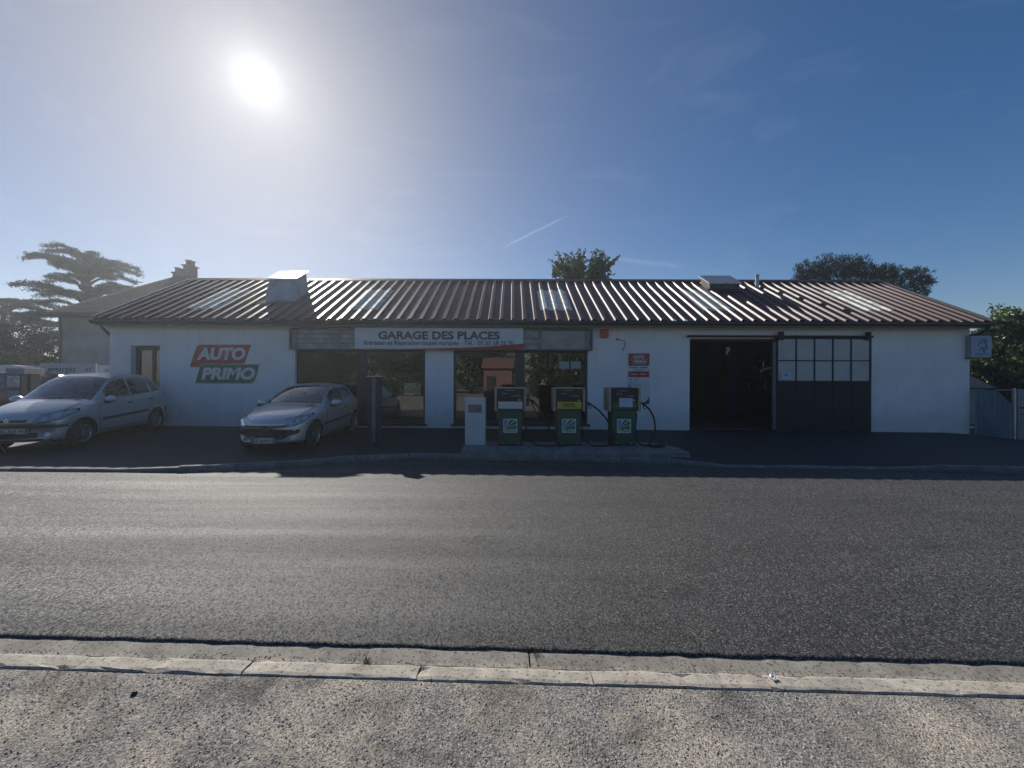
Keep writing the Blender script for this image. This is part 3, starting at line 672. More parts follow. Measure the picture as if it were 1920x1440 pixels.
# left roof hatch and right roof vent, flue pipe
def roofz(y): return EZ + SL * (y - EY)
def hatch(x0, x1, y0, y1, h, mb_, ml_, lean=0.0, tx0=None, tx1=None):
    e = empty('roof_vent', parent=G)
    a0, a1 = (x0 if tx0 is None else tx0), (x1 if tx1 is None else tx1); yt0, yt1 = y0 + lean, y1 + lean * .6
    zt0, zt1 = roofz(y0) + h, roofz(y0) + h + (yt1 - yt0) * SL
    v = [(x0, y0, roofz(y0) - .05), (x1, y0, roofz(y0) - .05), (x1, y1, roofz(y1) - .05), (x0, y1, roofz(y1) - .05), (a0, yt0, zt0), (a1, yt0, zt0), (a1, yt1, zt1), (a0, yt1, zt1)]
    MB().add(v, [(3, 2, 1, 0), (4, 5, 6, 7), (0, 1, 5, 4), (1, 2, 6, 5), (2, 3, 7, 6), (3, 0, 4, 7)]).build('vent_body', mb_, e)
    o = .06
    v = [(a0 - o, yt0 - o, zt0 - o * SL + .004), (a1 + o, yt0 - o, zt0 - o * SL + .004), (a1 + o, yt1 + o, zt1 + o * SL + .004), (a0 - o, yt1 + o, zt1 + o * SL + .004)]
    v += [(a, b_, c_ + .045) for a, b_, c_ in v]
    MB().add(v, [(3, 2, 1, 0), (4, 5, 6, 7), (0, 1, 5, 4), (1, 2, 6, 5), (2, 3, 7, 6), (3, 0, 4, 7)]).build('vent_lid', ml_, e)
    c_, d_ = y0 - .16, y0 - .004
    MB().prism([(c_, roofz(c_) + .062), (d_, roofz(d_) + .062), (d_, roofz(d_) + .09), (c_, roofz(c_) + .066)], x0 - .12, x1 + .12, 'x').build('flashing', M_['vent_dark'], e)
    return e
hatch(-8.16, -7.16, 12.62, 13.55, 0.98, M_['vent_body'], M_['vent_lid'], .68, -8.42, -7.5)
hatch(7.14, 8.22, 13.88, 14.55, 0.28, M_['vent_dark'], M_['galvanised'])
xp = WX(1419, 14.3)
MB().tube([(xp, 14.3, roofz(14.3) - .05), (xp, 14.3, 5.62)], .062, 14).tube([(xp, 14.3, 5.60), (xp, 14.3, 5.66)], .075, 14).build('flue_pipe', M_['galvanised'], G, smooth=False)
# eaves: soffit board, gutter, downpipes, brackets
MB().box(RX0, RX1, EY + .09, WALL_Y + .0, 3.335, 3.36).build('soffit', M_['fascia_grey'], G)
MB().box(RX0, RX1, EY + .06, EY + .088, 3.30, 3.49).build('fascia_board', M_['fascia_grey'], G)
gp = [(EY + .055 - .0 - .065 + .065 * math.cos(a), 3.43 + .075 * math.sin(a)) for a in np.linspace(0, -math.pi, 9)]
gp += [(a + (0.008 if i == 0 else 0), b_) for i, (a, b_) in enumerate([(EY - .002 - .0 - .066, 3.445), (EY - .06, 3.445)])] + [(p[0] * 1.0, p[1] + .006) for p in gp[-2:0:-1]]
MB().prism([(EY - .075, 3.45), (EY - .073, 3.39), (EY - .045, 3.362), (EY + .03, 3.362), (EY + .056, 3.39), (EY + .056, 3.45), (EY + .048, 3.45), (EY + .044, 3.395), (EY + .02, 3.372), (EY - .04, 3.372), (EY - .063, 3.395), (EY - .066, 3.45)], RX0 - .04, RX1 + .06, 'x').build('eaves_gutter', M_['gutter_dark'], G)
MB().tube(smooth_pts([(RX1 - .08, EY, 3.37), (RX1 - .085, EY, 3.28), (RX1 - .16, EY + .12, 3.17), (XR + .02, EY + .30, 3.13), (XR + .05, WALL_Y + .36, 3.05), (XR + .06, WALL_Y + .4, 2.9), (XR + .06, WALL_Y + .4, .15)], 5), .042, 10).build('downpipe', M_['gutter_dark'], G, smooth=True)
for o_ in (0.0, .07):
    MB().tube([(RX0 + .05 - 0 + o_ * .5, EY + .12, 3.34), (XL - .012 - 0, WALL_Y + .06 + o_, 2.98)], .018, 6).build('bracket', M_['gutter_dark'], G)

# shop windows
def shop_window(op, mull, name='window'):
    x0, x1, z0, z1 = op; yf = WALL_Y + .10
    e = empty(name, parent=G); fw = .075
    mb = MB(); mb.box(x0, x0 + fw, yf, yf + .07, z0, z1).box(x1 - fw, x1, yf, yf + .07, z0, z1).box(x0 + fw, x1 - fw, yf + .001, yf + .069, z1 - .09, z1).box(x0 + fw, x1 - fw, yf + .001, yf + .069, z0, z0 + .12)
    mb.box(mull[0], mull[1], yf - .002, yf + .072, z0 + .12, z1 - .09); mb.build('window_frame', M_['window_frame'], e, bevel=.004)
    for a, b_ in ((x0 + fw, mull[0]), (mull[1], x1 - fw)):
        MB().box(a, b_, yf + .03, yf + .042, z0 + .12, z1 - .09).build('pane', M_['shop_glass'], e)
    MB().box(x0 - .07, x1 + .07, WALL_Y - .05, WALL_Y + .095, z0 - .055, z0 + .012).build('sill', M_['window_frame'], e, bevel=.004)
    return e
w1 = shop_window(O_w1, (wx(667), wx(686))); w2 = shop_window(O_w2, (wx(966), wx(984)))
tag(w1, label='left shop window behind the small silver hatchback'); tag(w2, label='right shop window behind the fuel pumps')
e = empty('entrance_door', parent=G)
x0, x1, z0, z1 = O_door; yf = WALL_Y + .16
mb = MB(); mb.box(x0, x0 + .12, yf, yf + .06, z0, z1).box(x1 - .05, x1, yf, yf + .06, z0, z1).box(x0 + .12, x1 - .05, yf + .001, yf + .059, z1 - .14, z1).box(x0 + .12, x1 - .05, yf + .001, yf + .059, z0, z0 + .2)
mb.box(wx(276), wx(282), yf - .003, yf + .063, z0 + .2, z1 - .14); mb.build('door_frame', M_['window_frame'], e, bevel=.004)
for a, b_ in ((x0 + .12, wx(276)), (wx(282), x1 - .05)): MB().box(a, b_, yf + .02, yf + .032, z0 + .2, z1 - .14).build('pane', M_['shop_glass'], e)
e = empty('back_window', parent=G); x0, x1, z0, z1 = backwin
MB().box(x0, x0 + .05, BY - .16, BY - .1, z0, z1).box(x1 - .05, x1, BY - .16, BY - .1, z0, z1).box(x0 + .05, x1 - .05, BY - .159, BY - .101, z1 - .05, z1).box(x0 + .05, x1 - .05, BY - .159, BY - .101, z0, z0 + .05).build('window_frame', M_['window_frame'], e)

# sliding door on its rail
sd = empty('sliding_door', parent=G); ys = WALL_Y - .09
x0, x1 = WX(1456, ys), WX(1634, ys); z1, z0, zm = WZ(631, ys), WZ(813, ys), WZ(714, ys)
mb = MB(); fw = .05
MB().box(x0, x1, ys + .004, ys + .05, z0, zm - .001).build('door_panel', M_['door_blue_black'], sd)
for i in range(1, 5):
    xx = x0 + (x1 - x0) * i / 5; MB().box(xx - .012, xx + .012, ys - .004, ys + .003, z0 + .02, zm - .06).build('panel_strip', M_['door_blue_black'], sd)
mb.box(x0, x0 + fw, ys, ys + .055, zm, z1).box(x1 - fw, x1, ys, ys + .055, zm, z1).box(x0 + fw, x1 - fw, ys + .001, ys + .054, z1 - .05, z1).box(x0 + fw, x1 - fw, ys + .001, ys + .054, zm, zm + .03)
cols = [x0 + fw + (x1 - x0 - 2 * fw) * i / 5 for i in range(6)]; zmid = WZ(674.5, ys)
for i in range(1, 5): mb.box(cols[i] - .018, cols[i] + .018, ys + .002, ys + .053, zm + .03, z1 - .05)
mb.box(x0 + fw, x1 - fw, ys + .003, ys + .052, zmid - .016, zmid + .016); mb.build('door_frame', M_['door_blue_black'], sd)
for i in range(5):
    for za, zb_ in ((zm + .03, zmid - .016), (zmid + .016, z1 - .05)):
        MB().box(cols[i] + (.018 if i else 0), cols[i + 1] - (.018 if i < 4 else 0), ys + .02, ys + .03, za, zb_).build('pane', M_['milky_pane'], sd)
rail = MB(); xr0, xr1 = WX(1289, ys), WX(1637, ys); rz = WZ(630.5, ys)
rail.box(xr0, xr1, ys - .02, ys + .04, rz - .01, rz + .05); rail.build('door_rail', M_['door_blue_black'], G)
for px in (1463, 1626):
    xx = WX(px, ys); MB().box(xx - .08, xx + .08, ys - .05, ys - .022, rz - .09, rz + .16).box(xx - .05, xx + .05, ys - .075, ys - .05, rz + .02, rz + .13).build('door_hanger', M_['door_blue_black'], sd)
MB().box(WX(1449, ys), WX(1455, ys), ys + .0, ys + .06, WZ(805, ys), WZ(640, ys)).build('door_edge_post', mat('edge_grey', (.10, .11, .12), .5), sd)
e = meshobj('notice', [(WX(1464, ys), ys - .003, WZ(709, ys)), (WX(1483, ys), ys - .003, WZ(709.5, ys)), (WX(1483, ys), ys - .004, WZ(695.5, ys)), (WX(1464, ys), ys - .004, WZ(696, ys))], [(0, 1, 2, 3)], M_['paper_blue'])
tag(e, 'small pale blue paper notice on the sliding garage door', 'notice')
MB().box(WX(1469, ys), WX(1478, ys), ys - .006, ys - .0045, WZ(702.6, ys), WZ(700.6, ys)).build('printed_line', M_['sign_ink'], e)

# ------------------------------------------------------------------ signs on the building
yb = WALL_Y - .20
lb = empty('old_sign_box'); tag(lb, 'weathered empty grey sign box above the shop windows, behind the white name board', 'sign box')
xa, xb = WX(543, yb), WX(1110, yb); za, zb_ = WZ(656, yb), WZ(617, yb); xm0, xm1 = WX(664, yb), WX(982, yb)
MB().box(xa, xb, yb + .06, WALL_Y - .002, za, zb_).build('box_body', M_['old_lightbox'], lb)
fr = MB()
for u0, u1 in ((xa, xm0), (xm1, xb)):
    fr = MB().box(u0, u1, yb, yb + .058, zb_ - .03, zb_ + .02).box(u0, u1, yb, yb + .058, za - .015, za + .02)
    ue = xa if u0 == xa else xb - .015
    fr.box(ue - .02, ue + .035, yb - .001, yb + .058, za - .016, zb_ + .021); fr.build('box_frame', M_['lightbox_frame'], lb)
for u0, u1, zs in ((xa + .04, xm0, (.30, .52, .76)), (xm1, WX(1010, yb), (.3, .55))):
    for t in zs:
        zz = za + (zb_ - za) * t; MB().box(u0 + .0, u1, yb + .035, yb + .059, zz - .012, zz + .012).build('batten', mat('batten_grey', (.20, .205, .195), .6, var=.3, vscale=4), lb)
for u in (xa + .17, WX(634, yb), WX(1013, yb), xb - .16):
    MB().box(u - .03, u + .03, yb + .03, yb + .0595, za + .03, zb_ - .04).build('upright', mat('upright_grey', (.24, .24, .225), .6, var=.5, vscale=6), lb)
MB().box(WX(1015, yb), xb - .2, yb + .05, yb + .0598, za + .03, zb_ - .05).build('backing_sheet', mat('backing', (.38, .37, .33), .5, var=.3, vscale=2), lb)
yn = yb - .035
nb = empty('name_board'); tag(nb, 'long white board reading GARAGE DES PLACES over the shop front', 'sign')
xa, xb = WX(665, yn), WX(981, yn); za, zb_ = WZ(656, yn), WZ(615, yn)
MB().box(xa, xb, yn, yn + .033, za, zb_).build('board', M_['sign_white'], nb, bevel=.004)
sw = [(xa, za + .002)] + [(xa + (xb - xa) * t, za + .02 + .17 * t ** 3.0) for t in np.linspace(0.0, 1, 20)] + [(xb, za + .002)]
MB().prism([(sw[0][0] + .01, sw[0][1])] + sw[1:-1] + [sw[-1]], yn - .003, yn - .0005, 'y').build('red_swoosh', M_['sign_red'], nb)
text('lettering', 'GARAGE DES PLACES', M_['sign_ink'], nb, WX(709, yn), WX(937, yn), WZ(637, yn), WZ(621.5, yn), yn - .001, bold=.036)
text('lettering', 'Entretien et R\u00e9paration toutes marques - T\u00e9l. : 05 55 58 23 70', M_['sign_ink'], nb, WX(683, yn), WX(963, yn), WZ(650, yn), WZ(639, yn), yn - .004, bold=.012)

def para(x0, x1, z0, z1, sh, rad):
    """slanted panel with two rounded corners (upper left, lower right)"""
    pts = []
    P = [(x0, z0), (x1 - sh, z0), (x1, z1), (x0 + sh, z1)]
    def rc(p, a, b_):
        a = Vector(a) - Vector(p); b_ = Vector(b_) - Vector(p); pa = Vector(p) + a.normalized() * rad; pb = Vector(p) + b_.normalized() * rad
        return [tuple(pa * (1 - t) ** 2 + Vector(p) * 2 * t * (1 - t) + pb * t * t) for t in np.linspace(0, 1, 7)]
    pts = [P[0]] + rc(P[1], P[0], P[2]) + [P[2]] + rc(P[3], P[2], P[0])
    return pts
def grow(poly, d):
    cx_ = sum(p[0] for p in poly) / len(poly); cz_ = sum(p[1] for p in poly) / len(poly)
    wx_ = max(p[0] for p in poly) - min(p[0] for p in poly); wz_ = max(p[1] for p in poly) - min(p[1] for p in poly)
    return [(cx_ + (p[0] - cx_) * (1 + 2 * d / wx_), cz_ + (p[1] - cz_) * (1 + 2 * d / wz_)) for p in poly]
def swirl(x, z, r, y, m, parent):
    """the curled tail inside the last letter"""
    pts = [(x + r * k * math.cos(a), y, z + r * k * .8 * math.sin(a)) for a, k in zip(np.linspace(.2, 3.6, 10), np.linspace(1, .35, 10))]
    return MB().tube(pts, [r * .10 * (1 - i / 14) for i in range(10)], 6).build('letter_swirl', m, parent)
def logo(parent, x0, x1, z0, z1, y, s=1.0):
    W_, H_ = x1 - x0, z1 - z0
    red = para(x0, x0 + W_ * .875, z0 + H_ * .42, z1, H_ * .2, H_ * .1); gre = para(x0 + W_ * .085, x1, z0, z0 + H_ * .49, H_ * .14, H_ * .1)
    MB().prism(grow(red, .018 * s), y - .004, y, 'y').prism(grow(gre, .018 * s), y - .008, y - .005, 'y').build('logo_backing', M_['sign_white'], parent)
    MB().prism(red, y - .0065, y - .0045, 'y').build('red_panel', M_['logo_red'], parent)
    MB().prism(gre, y - .012, y - .009, 'y').build('green_panel', M_['logo_green'], parent)
    text('lettering', 'AUTO', M_['sign_white'], parent, x0 + W_ * .10, x0 + W_ * .80, z0 + H_ * .60, z0 + H_ * .93, y - .006, shear=.2, bold=.05)
    text('lettering', 'PRIMO', M_['sign_white'], parent, x0 + W_ * .17, x0 + W_ * .94, z0 + H_ * .09, z0 + H_ * .41, y - .0115, shear=.2, bold=.05)
lo_ = empty('wall_logo'); tag(lo_, 'large red and green AUTO PRIMO logo on the white wall left of the small hatchback', 'sign')
logo(lo_, wx(356), wx(487), wz(720), wz(648), WALL_Y - .004)
pb_ = empty('wall_poster'); tag(pb_, 'narrow poster board with small red AUTO PRIMO logo right of the shop window', 'poster')
yp = WALL_Y - .004; U = lambda p: WX(p, yp); Zp = lambda p: WZ(p, yp)
MB().box(U(1177), U(1218), yp - .012, yp, Zp(757), Zp(661)).build('board', M_['sign_white'], pb_)
MB().prism([(U(1178), Zp(685.5)), (U(1213), Zp(685.5)), (U(1217), Zp(683)), (U(1217.2), Zp(662)), (U(1178), Zp(662))], yp - .014, yp - .0125, 'y').build('red_panel', M_['logo_red'], pb_)
MB().box(U(1178), U(1217), yp - .014, yp - .0125, Zp(706.5), Zp(695.5)).build('red_panel', M_['logo_red'], pb_)
lg = empty('small_logo', parent=pb_); logo(lg, U(1183), U(1213), Zp(682), Zp(665), yp - .0145, .45)
for a, b_, c_, d_ in ((1181, 1196, 689.6, 687.9), (1198, 1214, 689.6, 687.9), (1188, 1208, 693.6, 692.4)):
    MB().box(U(a), U(b_), yp - .0145, yp - .0125, Zp(c_), Zp(d_)).build('printed_line', M_['sign_ink'], pb_)
for a, b_, c_, d_ in ((1182, 1194, 701.6, 700.4), (1200, 1212, 701.6, 700.4)):
    MB().box(U(a), U(b_), yp - .0165, yp - .0145, Zp(c_), Zp(d_)).build('printed_line', M_['sign_white'], pb_)
for i, (pz, ln) in enumerate(((711, 8), (715.5, 6), (720, 14), (724, 16), (728, 12), (733, 9))):
    MB().box(U(1182), U(1184), yp - .014, yp - .0125, Zp(pz + .9), Zp(pz - .9)).box(U(1187), U(1187 + ln), yp - .014, yp - .0125, Zp(pz + .4), Zp(pz - .4)).build('printed_line', M_['sign_ink'], pb_)
MB().prism([(U(1178), Zp(727.5)), (U(1181), Zp(727.5)), (U(1179.5), Zp(721)), (U(1178), Zp(716))], yp - .0145, yp - .0125, 'y').build('dark_corner', M_['sign_ink'], pb_)
MB().prism([(U(1204), Zp(756.5)), (U(1217), Zp(756.5)), (U(1217), Zp(742)), (U(1213), Zp(750))], yp - .0145, yp - .0125, 'y').build('dark_corner', M_['sign_ink'], pb_)
ab = empty('alarm_box', (wx(1132.5), WALL_Y, wz(625))); tag(ab, 'small orange-red alarm box high on the white wall', 'alarm box')
MB().prism([(-.12, -.11), (.105, -.11), (.12, -.09), (.125, .10), (.10, .125), (-.10, .125), (-.12, .10)], -.09, -.001, 'y').build('alarm_case', M_['alarm_orange'], ab, bevel=.012)
MB().box(-.09, .09, -.07, -.002, -.135, -.111).build('alarm_base', mat('alarm_base', (.30, .10, .05), .5), ab)
o = MB().tube(smooth_pts([(wx(1158), WALL_Y - .01, wz(636)), (wx(1162), WALL_Y - .05, wz(637)), (wx(1168), WALL_Y - .06, wz(638.5)), (wx(1171.5), WALL_Y - .05, wz(643)), (wx(1170), WALL_Y - .03, wz(650)), (wx(1166.5), WALL_Y - .02, wz(658))], 5), .009, 8).tube([(wx(1156.5), WALL_Y + .002, wz(635.6)), (wx(1156.5), WALL_Y - .03, wz(635.6))], .03, 8).build('cable', M_['cable_black'], smooth=True)
tag(o, 'short black cable hanging from the white wall below the alarm box', 'cable')
# projecting sign on the right corner
hs = empty('hanging_sign', (XR - .02, WALL_Y - .10, WZ(648, WALL_Y))); tag(hs, 'faded pale blue sign at the right corner of the white wall under the gutter', 'sign')
MB().box(-.12, .50, -.06, .06, -.33, .33).build('sign_panel', mat('sign_faded_blue', (.27, .36, .47), .5, var=.15, vscale=3), hs, bevel=.02)
MB().box(-.16, .0, -.02, .05, -.37, -.34).build('bracket', M_['gutter_dark'], hs)
mk = mat('faded_mark', (.06, .10, .17), .6)
for pts in ([(.08, .0), (.12, .08), (.19, .10), (.24, .18), (.30, .17), (.29, .08), (.35, .02), (.33, -.10)], [(.14, -.10), (.19, -.02), (.25, -.06), (.23, -.16)], [(.28, -.02), (.26, -.12), (.30, -.18)], [(.10, .12), (.16, .20), (.26, .22), (.36, .15)], [(.02, -.22), (.15, -.24), (.42, -.22)]):
    MB().tube(smooth_pts([(a, -.062, b_) for a, b_ in pts], 4), .011, 5).build('painted_mark', mk, hs)
# papers on the shop window
yg = WALL_Y + .125
for i, (a, b_) in enumerate(((1048, 1067), (1070, 1088.5))):
    mbp = MB().box(WX(a, yg), WX(b_, yg), yg - .004, yg - .001, WZ(691, yg), WZ(677.5, yg))
    o = mbp.build('notice', mat('window_paper', (.34, .40, .40), .6, var=.08, vscale=5)); tag(o, ('left' if i == 0 else 'right') + ' one of two paper notices taped inside the right shop window', 'notice')

# ------------------------------------------------------------------ cars
mat('tyre', (0.016, 0.016, 0.017), 0.8, var=0.3, vscale=14); mat('rim_alloy', (0.42, 0.43, 0.44), 0.32, 0.85, var=0.2, vscale=12); mat('car_black', (0.014, 0.014, 0.016), 0.55, var=0.25, vscale=10)
mat('car_dark_plastic', (0.035, 0.036, 0.04), 0.6, var=0.25, vscale=8); mat('plate_white', (0.62, 0.62, 0.60), 0.4); mat('plate_blue', (0.03, 0.06, 0.28), 0.4)
mat('lamp_reflector', (0.80, 0.82, 0.85), 0.25, 0.1); mat('lamp_inner', (0.50, 0.52, 0.55), 0.3, 0.1, var=0.6, vscale=22); mat('seat_fabric', (0.05, 0.05, 0.058), 0.9, var=0.3, vscale=9); mat('chrome', (0.7, 0.7, 0.7), 0.15, 1.0); mat('amber', (0.6, 0.22, 0.03), 0.3)
def car_paint(name, c, metal=0.65):
    return mat(name, c, 0.33, metal, coat=0.6)
def pchip(pts):
    x = np.array([p[0] for p in pts], float); y = np.array([p[1] for p in pts], float); h = np.diff(x); d = np.diff(y) / h; mm = np.zeros(len(x))
    mm[0], mm[-1] = d[0], d[-1]
    for i in range(1, len(x) - 1):
        if d[i - 1] * d[i] > 0: w1_, w2_ = 2 * h[i] + h[i - 1], h[i] + 2 * h[i - 1]; mm[i] = (w1_ + w2_) / (w1_ / d[i - 1] + w2_ / d[i])
    def fn(t):
        i = int(min(max(np.searchsorted(x, t) - 1, 0), len(x) - 2)); u = min(max((t - x[i]) / h[i], 0), 1)
        return float((1 + 2 * u) * (1 - u) ** 2 * y[i] + u * (1 - u) ** 2 * h[i] * mm[i] + u * u * (3 - 2 * u) * y[i + 1] + u * u * (u - 1) * h[i] * mm[i + 1])
    return fn

def make_wheel(r, w, kind, parent, loc, side):
    """side=+1: outside faces +Y of the car"""
    e = empty('wheel', loc, parent=parent)
    rr = r * .68
    MB().lathe([(rr, -w / 2 + .01), (r * .9, -w / 2), (r * .985, -w * .36), (r, -w * .2), (r, w * .2), (r * .985, w * .36), (r * .9, w / 2), (rr, w / 2 - .01), (rr - .012, w / 2 - .03), (rr - .012, -w / 2 + .03), (rr, -w / 2 + .01)], 36).build('tyre', M_['tyre'], e, smooth=True)
    yo = side * (w / 2 - .018)
    MB().lathe([(rr - .004, yo), (rr - .014, yo + side * .006), (rr - .026, yo), (rr - .034, yo - side * .05), (rr - .02, yo - side * .11), (rr - .004, yo - side * .11), (rr - .004, yo)], 36).build('rim', M_['rim_alloy'], e, smooth=True)
    n_ = 6 if kind == 'split' else 5
    mb = MB()
    for k in range(n_):
        a = 2 * math.pi * k / n_ + .3
        offs = (-.17, .17) if kind == 'split' else (0,)
        for o_ in offs:
            wi, wo_ = (.018, .014) if kind == 'split' else (.045, .032)
            c0, s0 = math.cos(a), math.sin(a); c1_, s1_ = math.cos(a + o_), math.sin(a + o_)
            p0 = Vector((c0 * .03, 0, s0 * .03)); p1 = Vector((c1_ * (rr - .02), 0, s1_ * (rr - .02))); t_ = Vector((-s1_, 0, c1_))
            y0_, y1_ = yo - side * .012, yo - side * .032
            mb.add([p0 + t_ * wi + Vector((0, y0_, 0)), p0 - t_ * wi + Vector((0, y0_, 0)), p1 - t_ * wo_ + Vector((0, y0_ + side * .004, 0)), p1 + t_ * wo_ + Vector((0, y0_ + side * .004, 0)),
                    p0 + t_ * wi + Vector((0, y1_, 0)), p0 - t_ * wi + Vector((0, y1_, 0)), p1 - t_ * wo_ + Vector((0, y1_, 0)), p1 + t_ * wo_ + Vector((0, y1_, 0))],
                   [(0, 1, 2, 3), (7, 6, 5, 4), (0, 4, 5, 1), (1, 5, 6, 2), (2, 6, 7, 3), (3, 7, 4, 0)])
    mb.lathe([(0.001, yo - side * .004), (.035, yo - side * .006), (.045, yo - side * .02), (.045, yo - side * .035)], 16)
    sp = mb.build('spokes', M_['rim_alloy'], e); sp['kind'] = 'stuff'
    MB().lathe([(0.001, yo - side * .06), (rr - .05, yo - side * .06), (rr - .05, yo - side * .075), (0.001, yo - side * .075)], 24).build('brake_disc', M_['car_black'], e)
    return e

def make_car(name, P, paint):
    """body grown from stations; x runs from the nose (0) to the tail, y to the car's right as seen from the front... symmetrical, z up"""
    sx, sy, sz = P['scale']
    root = empty(name)
    f = {k: pchip(P[k]) for k in ('w', 'zb', 'zs', 'zt', 'wt', 'e', 'ws')}
    L = P['L']
    st = np.unique(np.round(np.concatenate([np.linspace(0, .3, 10), np.linspace(.3, L - .3, 56), np.linspace(L - .3, L, 10), P['cuts']]), 4))
    SUB = 4
    def ring(x):
        w, zb, zs, zt, wt, e_, ws = (f[k](x) for k in ('w', 'zb', 'zs', 'zt', 'wt', 'e', 'ws'))
        ws = min(ws, w); wt = min(wt, ws)
        zed = max(zt - e_, zs + .004)
        pr = [(0, zt), (wt * .5, zt - e_ * .10), (wt * .86, zt - e_ * .45), (wt, zed), ((wt + ws) / 2 + .02 * (zed - zs) / .4, (zed + zs) / 2), (ws, zs), (w * .995, zs - .10 * (zs - zb)), (w, zb + (zs - zb) * .52), (w * .985, zb + (zs - zb) * .26), (w * .95, zb + .04), (w * .86, zb), (0, zb)]
        pr = [np.array(p) for p in pr]; out = []
        for i in range(len(pr) - 1):
            p0, p1, p2, p3 = pr[max(i - 1, 0)], pr[i], pr[i + 1], pr[min(i + 2, len(pr) - 1)]
            if i == 0: p0 = np.array([-pr[1][0], pr[1][1]])
            for t in np.arange(SUB) / SUB:
                q = 0.5 * ((2 * p1) + (-p0 + p2) * t + (2 * p0 - 5 * p1 + 4 * p2 - p3) * t * t + (-p0 + 3 * p1 - 3 * p2 + p3) * t ** 3)
                if i >= 9: q = p1 + (p2 - p1) * t
                out.append(q)
        out.append(pr[-1]); return out
    def bow(x, y):
        t = (abs(y) / .82) ** 2.2
        fr_ = P['bow'] * max(0, 1 - x / 1.5) ** 1.3
        ww = P['wbow'] * math.exp(-((x - P['cowl'] - .35) / .55) ** 2)
        rr_ = -.14 * max(0, 1 - (L - x) / .9)
        return (fr_ + ww + rr_) * t
    rings = [ring(x) for x in st]; nh = len(rings[0]); NR = 2 * nh - 2
    verts = []
    for x, rg in zip(st, rings):
        full = rg + [np.array([-q[0], q[1]]) for q in rg[-2:0:-1]]
        for q in full: verts.append(((x + bow(x, q[0])) * sx, q[0] * sy, q[1] * sz))
    faces = []; fm = []
    for i in range(len(st) - 1):
        xm = (st[i] + st[i + 1]) / 2
        for k in range(NR):
            k2 = (k + 1) % NR
            faces.append((i * NR + k, i * NR + k2, (i + 1) * NR + k2, (i + 1) * NR + k))
            vi = (k + .5) if k < nh - 1 else (NR - k - .5)
            vi /= SUB; mi = 0
            if P['ws_rng'][0] < xm < P['ws_rng'][1] and vi < 2.75: mi = 1
            elif P['rs_rng'][0] < xm < P['rs_rng'][1] and vi < 2.5: mi = 4
            else:
                for gi, (a, b_) in enumerate(P['glass']):
                    if a < xm < b_ and 3.25 < vi < 4.75: mi = 2 if gi == 0 else 3 if gi == 1 else 6
            fm.append(mi)
    faces.append(tuple(range(NR - 1, -1, -1))); fm.append(0)
    b0 = (len(st) - 1) * NR; faces.append(tuple(b0 + k for k in range(NR))); fm.append(0)
    slots = [paint, M_['car_glass'], M_['car_glass'], M_['car_glass'], M_['car_glass'], M_['car_black'], M_['car_glass']]
    hull = meshobj('hull', verts, faces, None, None, True, slots, fm)
    bm = bmesh.new(); bm.from_mesh(hull.data); bmesh.ops.recalc_face_normals(bm, faces=bm.faces); bvh0 = BVHTree.FromBMesh(bm); bm.to_mesh(hull.data); bm.free()
    wr = P['wr']; cut = MB()
    for ax in P['axles']:
        for s in (-1, 1):
            prof = [(0.001, s * .48), (wr + .045, s * .48), (wr + .055, s * 1.2), (0.001, s * 1.2)]
            cut.lathe(prof, 30, 'y', (ax * sx, 0, wr + .01))
    co = cut.build('cutter', M_['car_black']); co.data.materials.clear()
    for mm_ in slots: co.data.materials.append(mm_)
    co.data.polygons.foreach_set('material_index', [5] * len(co.data.polygons))
    bmc = bmesh.new(); bmc.from_mesh(co.data); bmesh.ops.remove_doubles(bmc, verts=bmc.verts, dist=.002); bmesh.ops.recalc_face_normals(bmc, faces=bmc.faces); bmc.to_mesh(co.data); bmc.free()
    md = hull.modifiers.new('b', 'BOOLEAN'); md.object = co; md.operation = 'DIFFERENCE'; md.solver = 'EXACT'
    dg = bpy.context.evaluated_depsgraph_get(); me = bpy.data.meshes.new_from_object(hull.evaluated_get(dg))
    COL.objects.unlink(hull); COL.objects.unlink(co); bpy.data.objects.remove(hull); bpy.data.objects.remove(co)
    def extract(nm, ids, mats_, par=root, push=0.0, half=0):
        bm = bmesh.new(); bm.from_mesh(me)
        bmesh.ops.delete(bm, geom=[q for q in bm.faces if q.material_index not in ids or (half and q.calc_center_median().y * half < 0)], context='FACES')
        for q in bm.faces: q.material_index = ids.index(q.material_index); q.smooth = mats_[q.material_index] is not M_['car_black']
        if push:
            bm.normal_update()
            for q in bm.verts: q.co -= q.normal * push
        m2 = bpy.data.meshes.new(nm); bm.to_mesh(m2); bm.free()
        for mm_ in mats_: m2.materials.append(mm_)
        if not len(m2.polygons): return None
        return link(bpy.data.objects.new(nm, m2), par)
    body = extract('body', [0, 5], [paint, M_['car_black']])
    extract('windscreen', [1], [M_['car_glass']], push=.004); extract('rear_window', [4], [M_['car_glass']], push=.004)
    for i_ in (2, 3, 6):
        for sd_ in (-1, 1): extract('side_window', [i_], [M_['car_glass']], push=.004, half=sd_)
    # floor and seats seen through the glass
    mb = MB()
    for xs_ in P['seats']:
        for s in (-1, 1):
            y_ = s * .36
            mb.box((xs_ - .22) * sx, (xs_ + .28) * sx, (y_ - .25) * sy, (y_ + .25) * sy, .42 * sz, .58 * sz)
            mb.add([((xs_ + a) * sx, (y_ + b_) * sy, z * sz) for a, z in ((.22, .55), (.40, .55), (.52, 1.08), (.40, 1.08)) for b_ in (-.24, .24)], [(0, 1, 3, 2), (2, 3, 5, 4), (4, 5, 7, 6), (6, 7, 1, 0), (0, 2, 4, 6), (1, 7, 5, 3)])
            mb.box((xs_ + .42) * sx, (xs_ + .50) * sx, (y_ - .12) * sy, (y_ + .12) * sy, 1.10 * sz, 1.27 * sz)
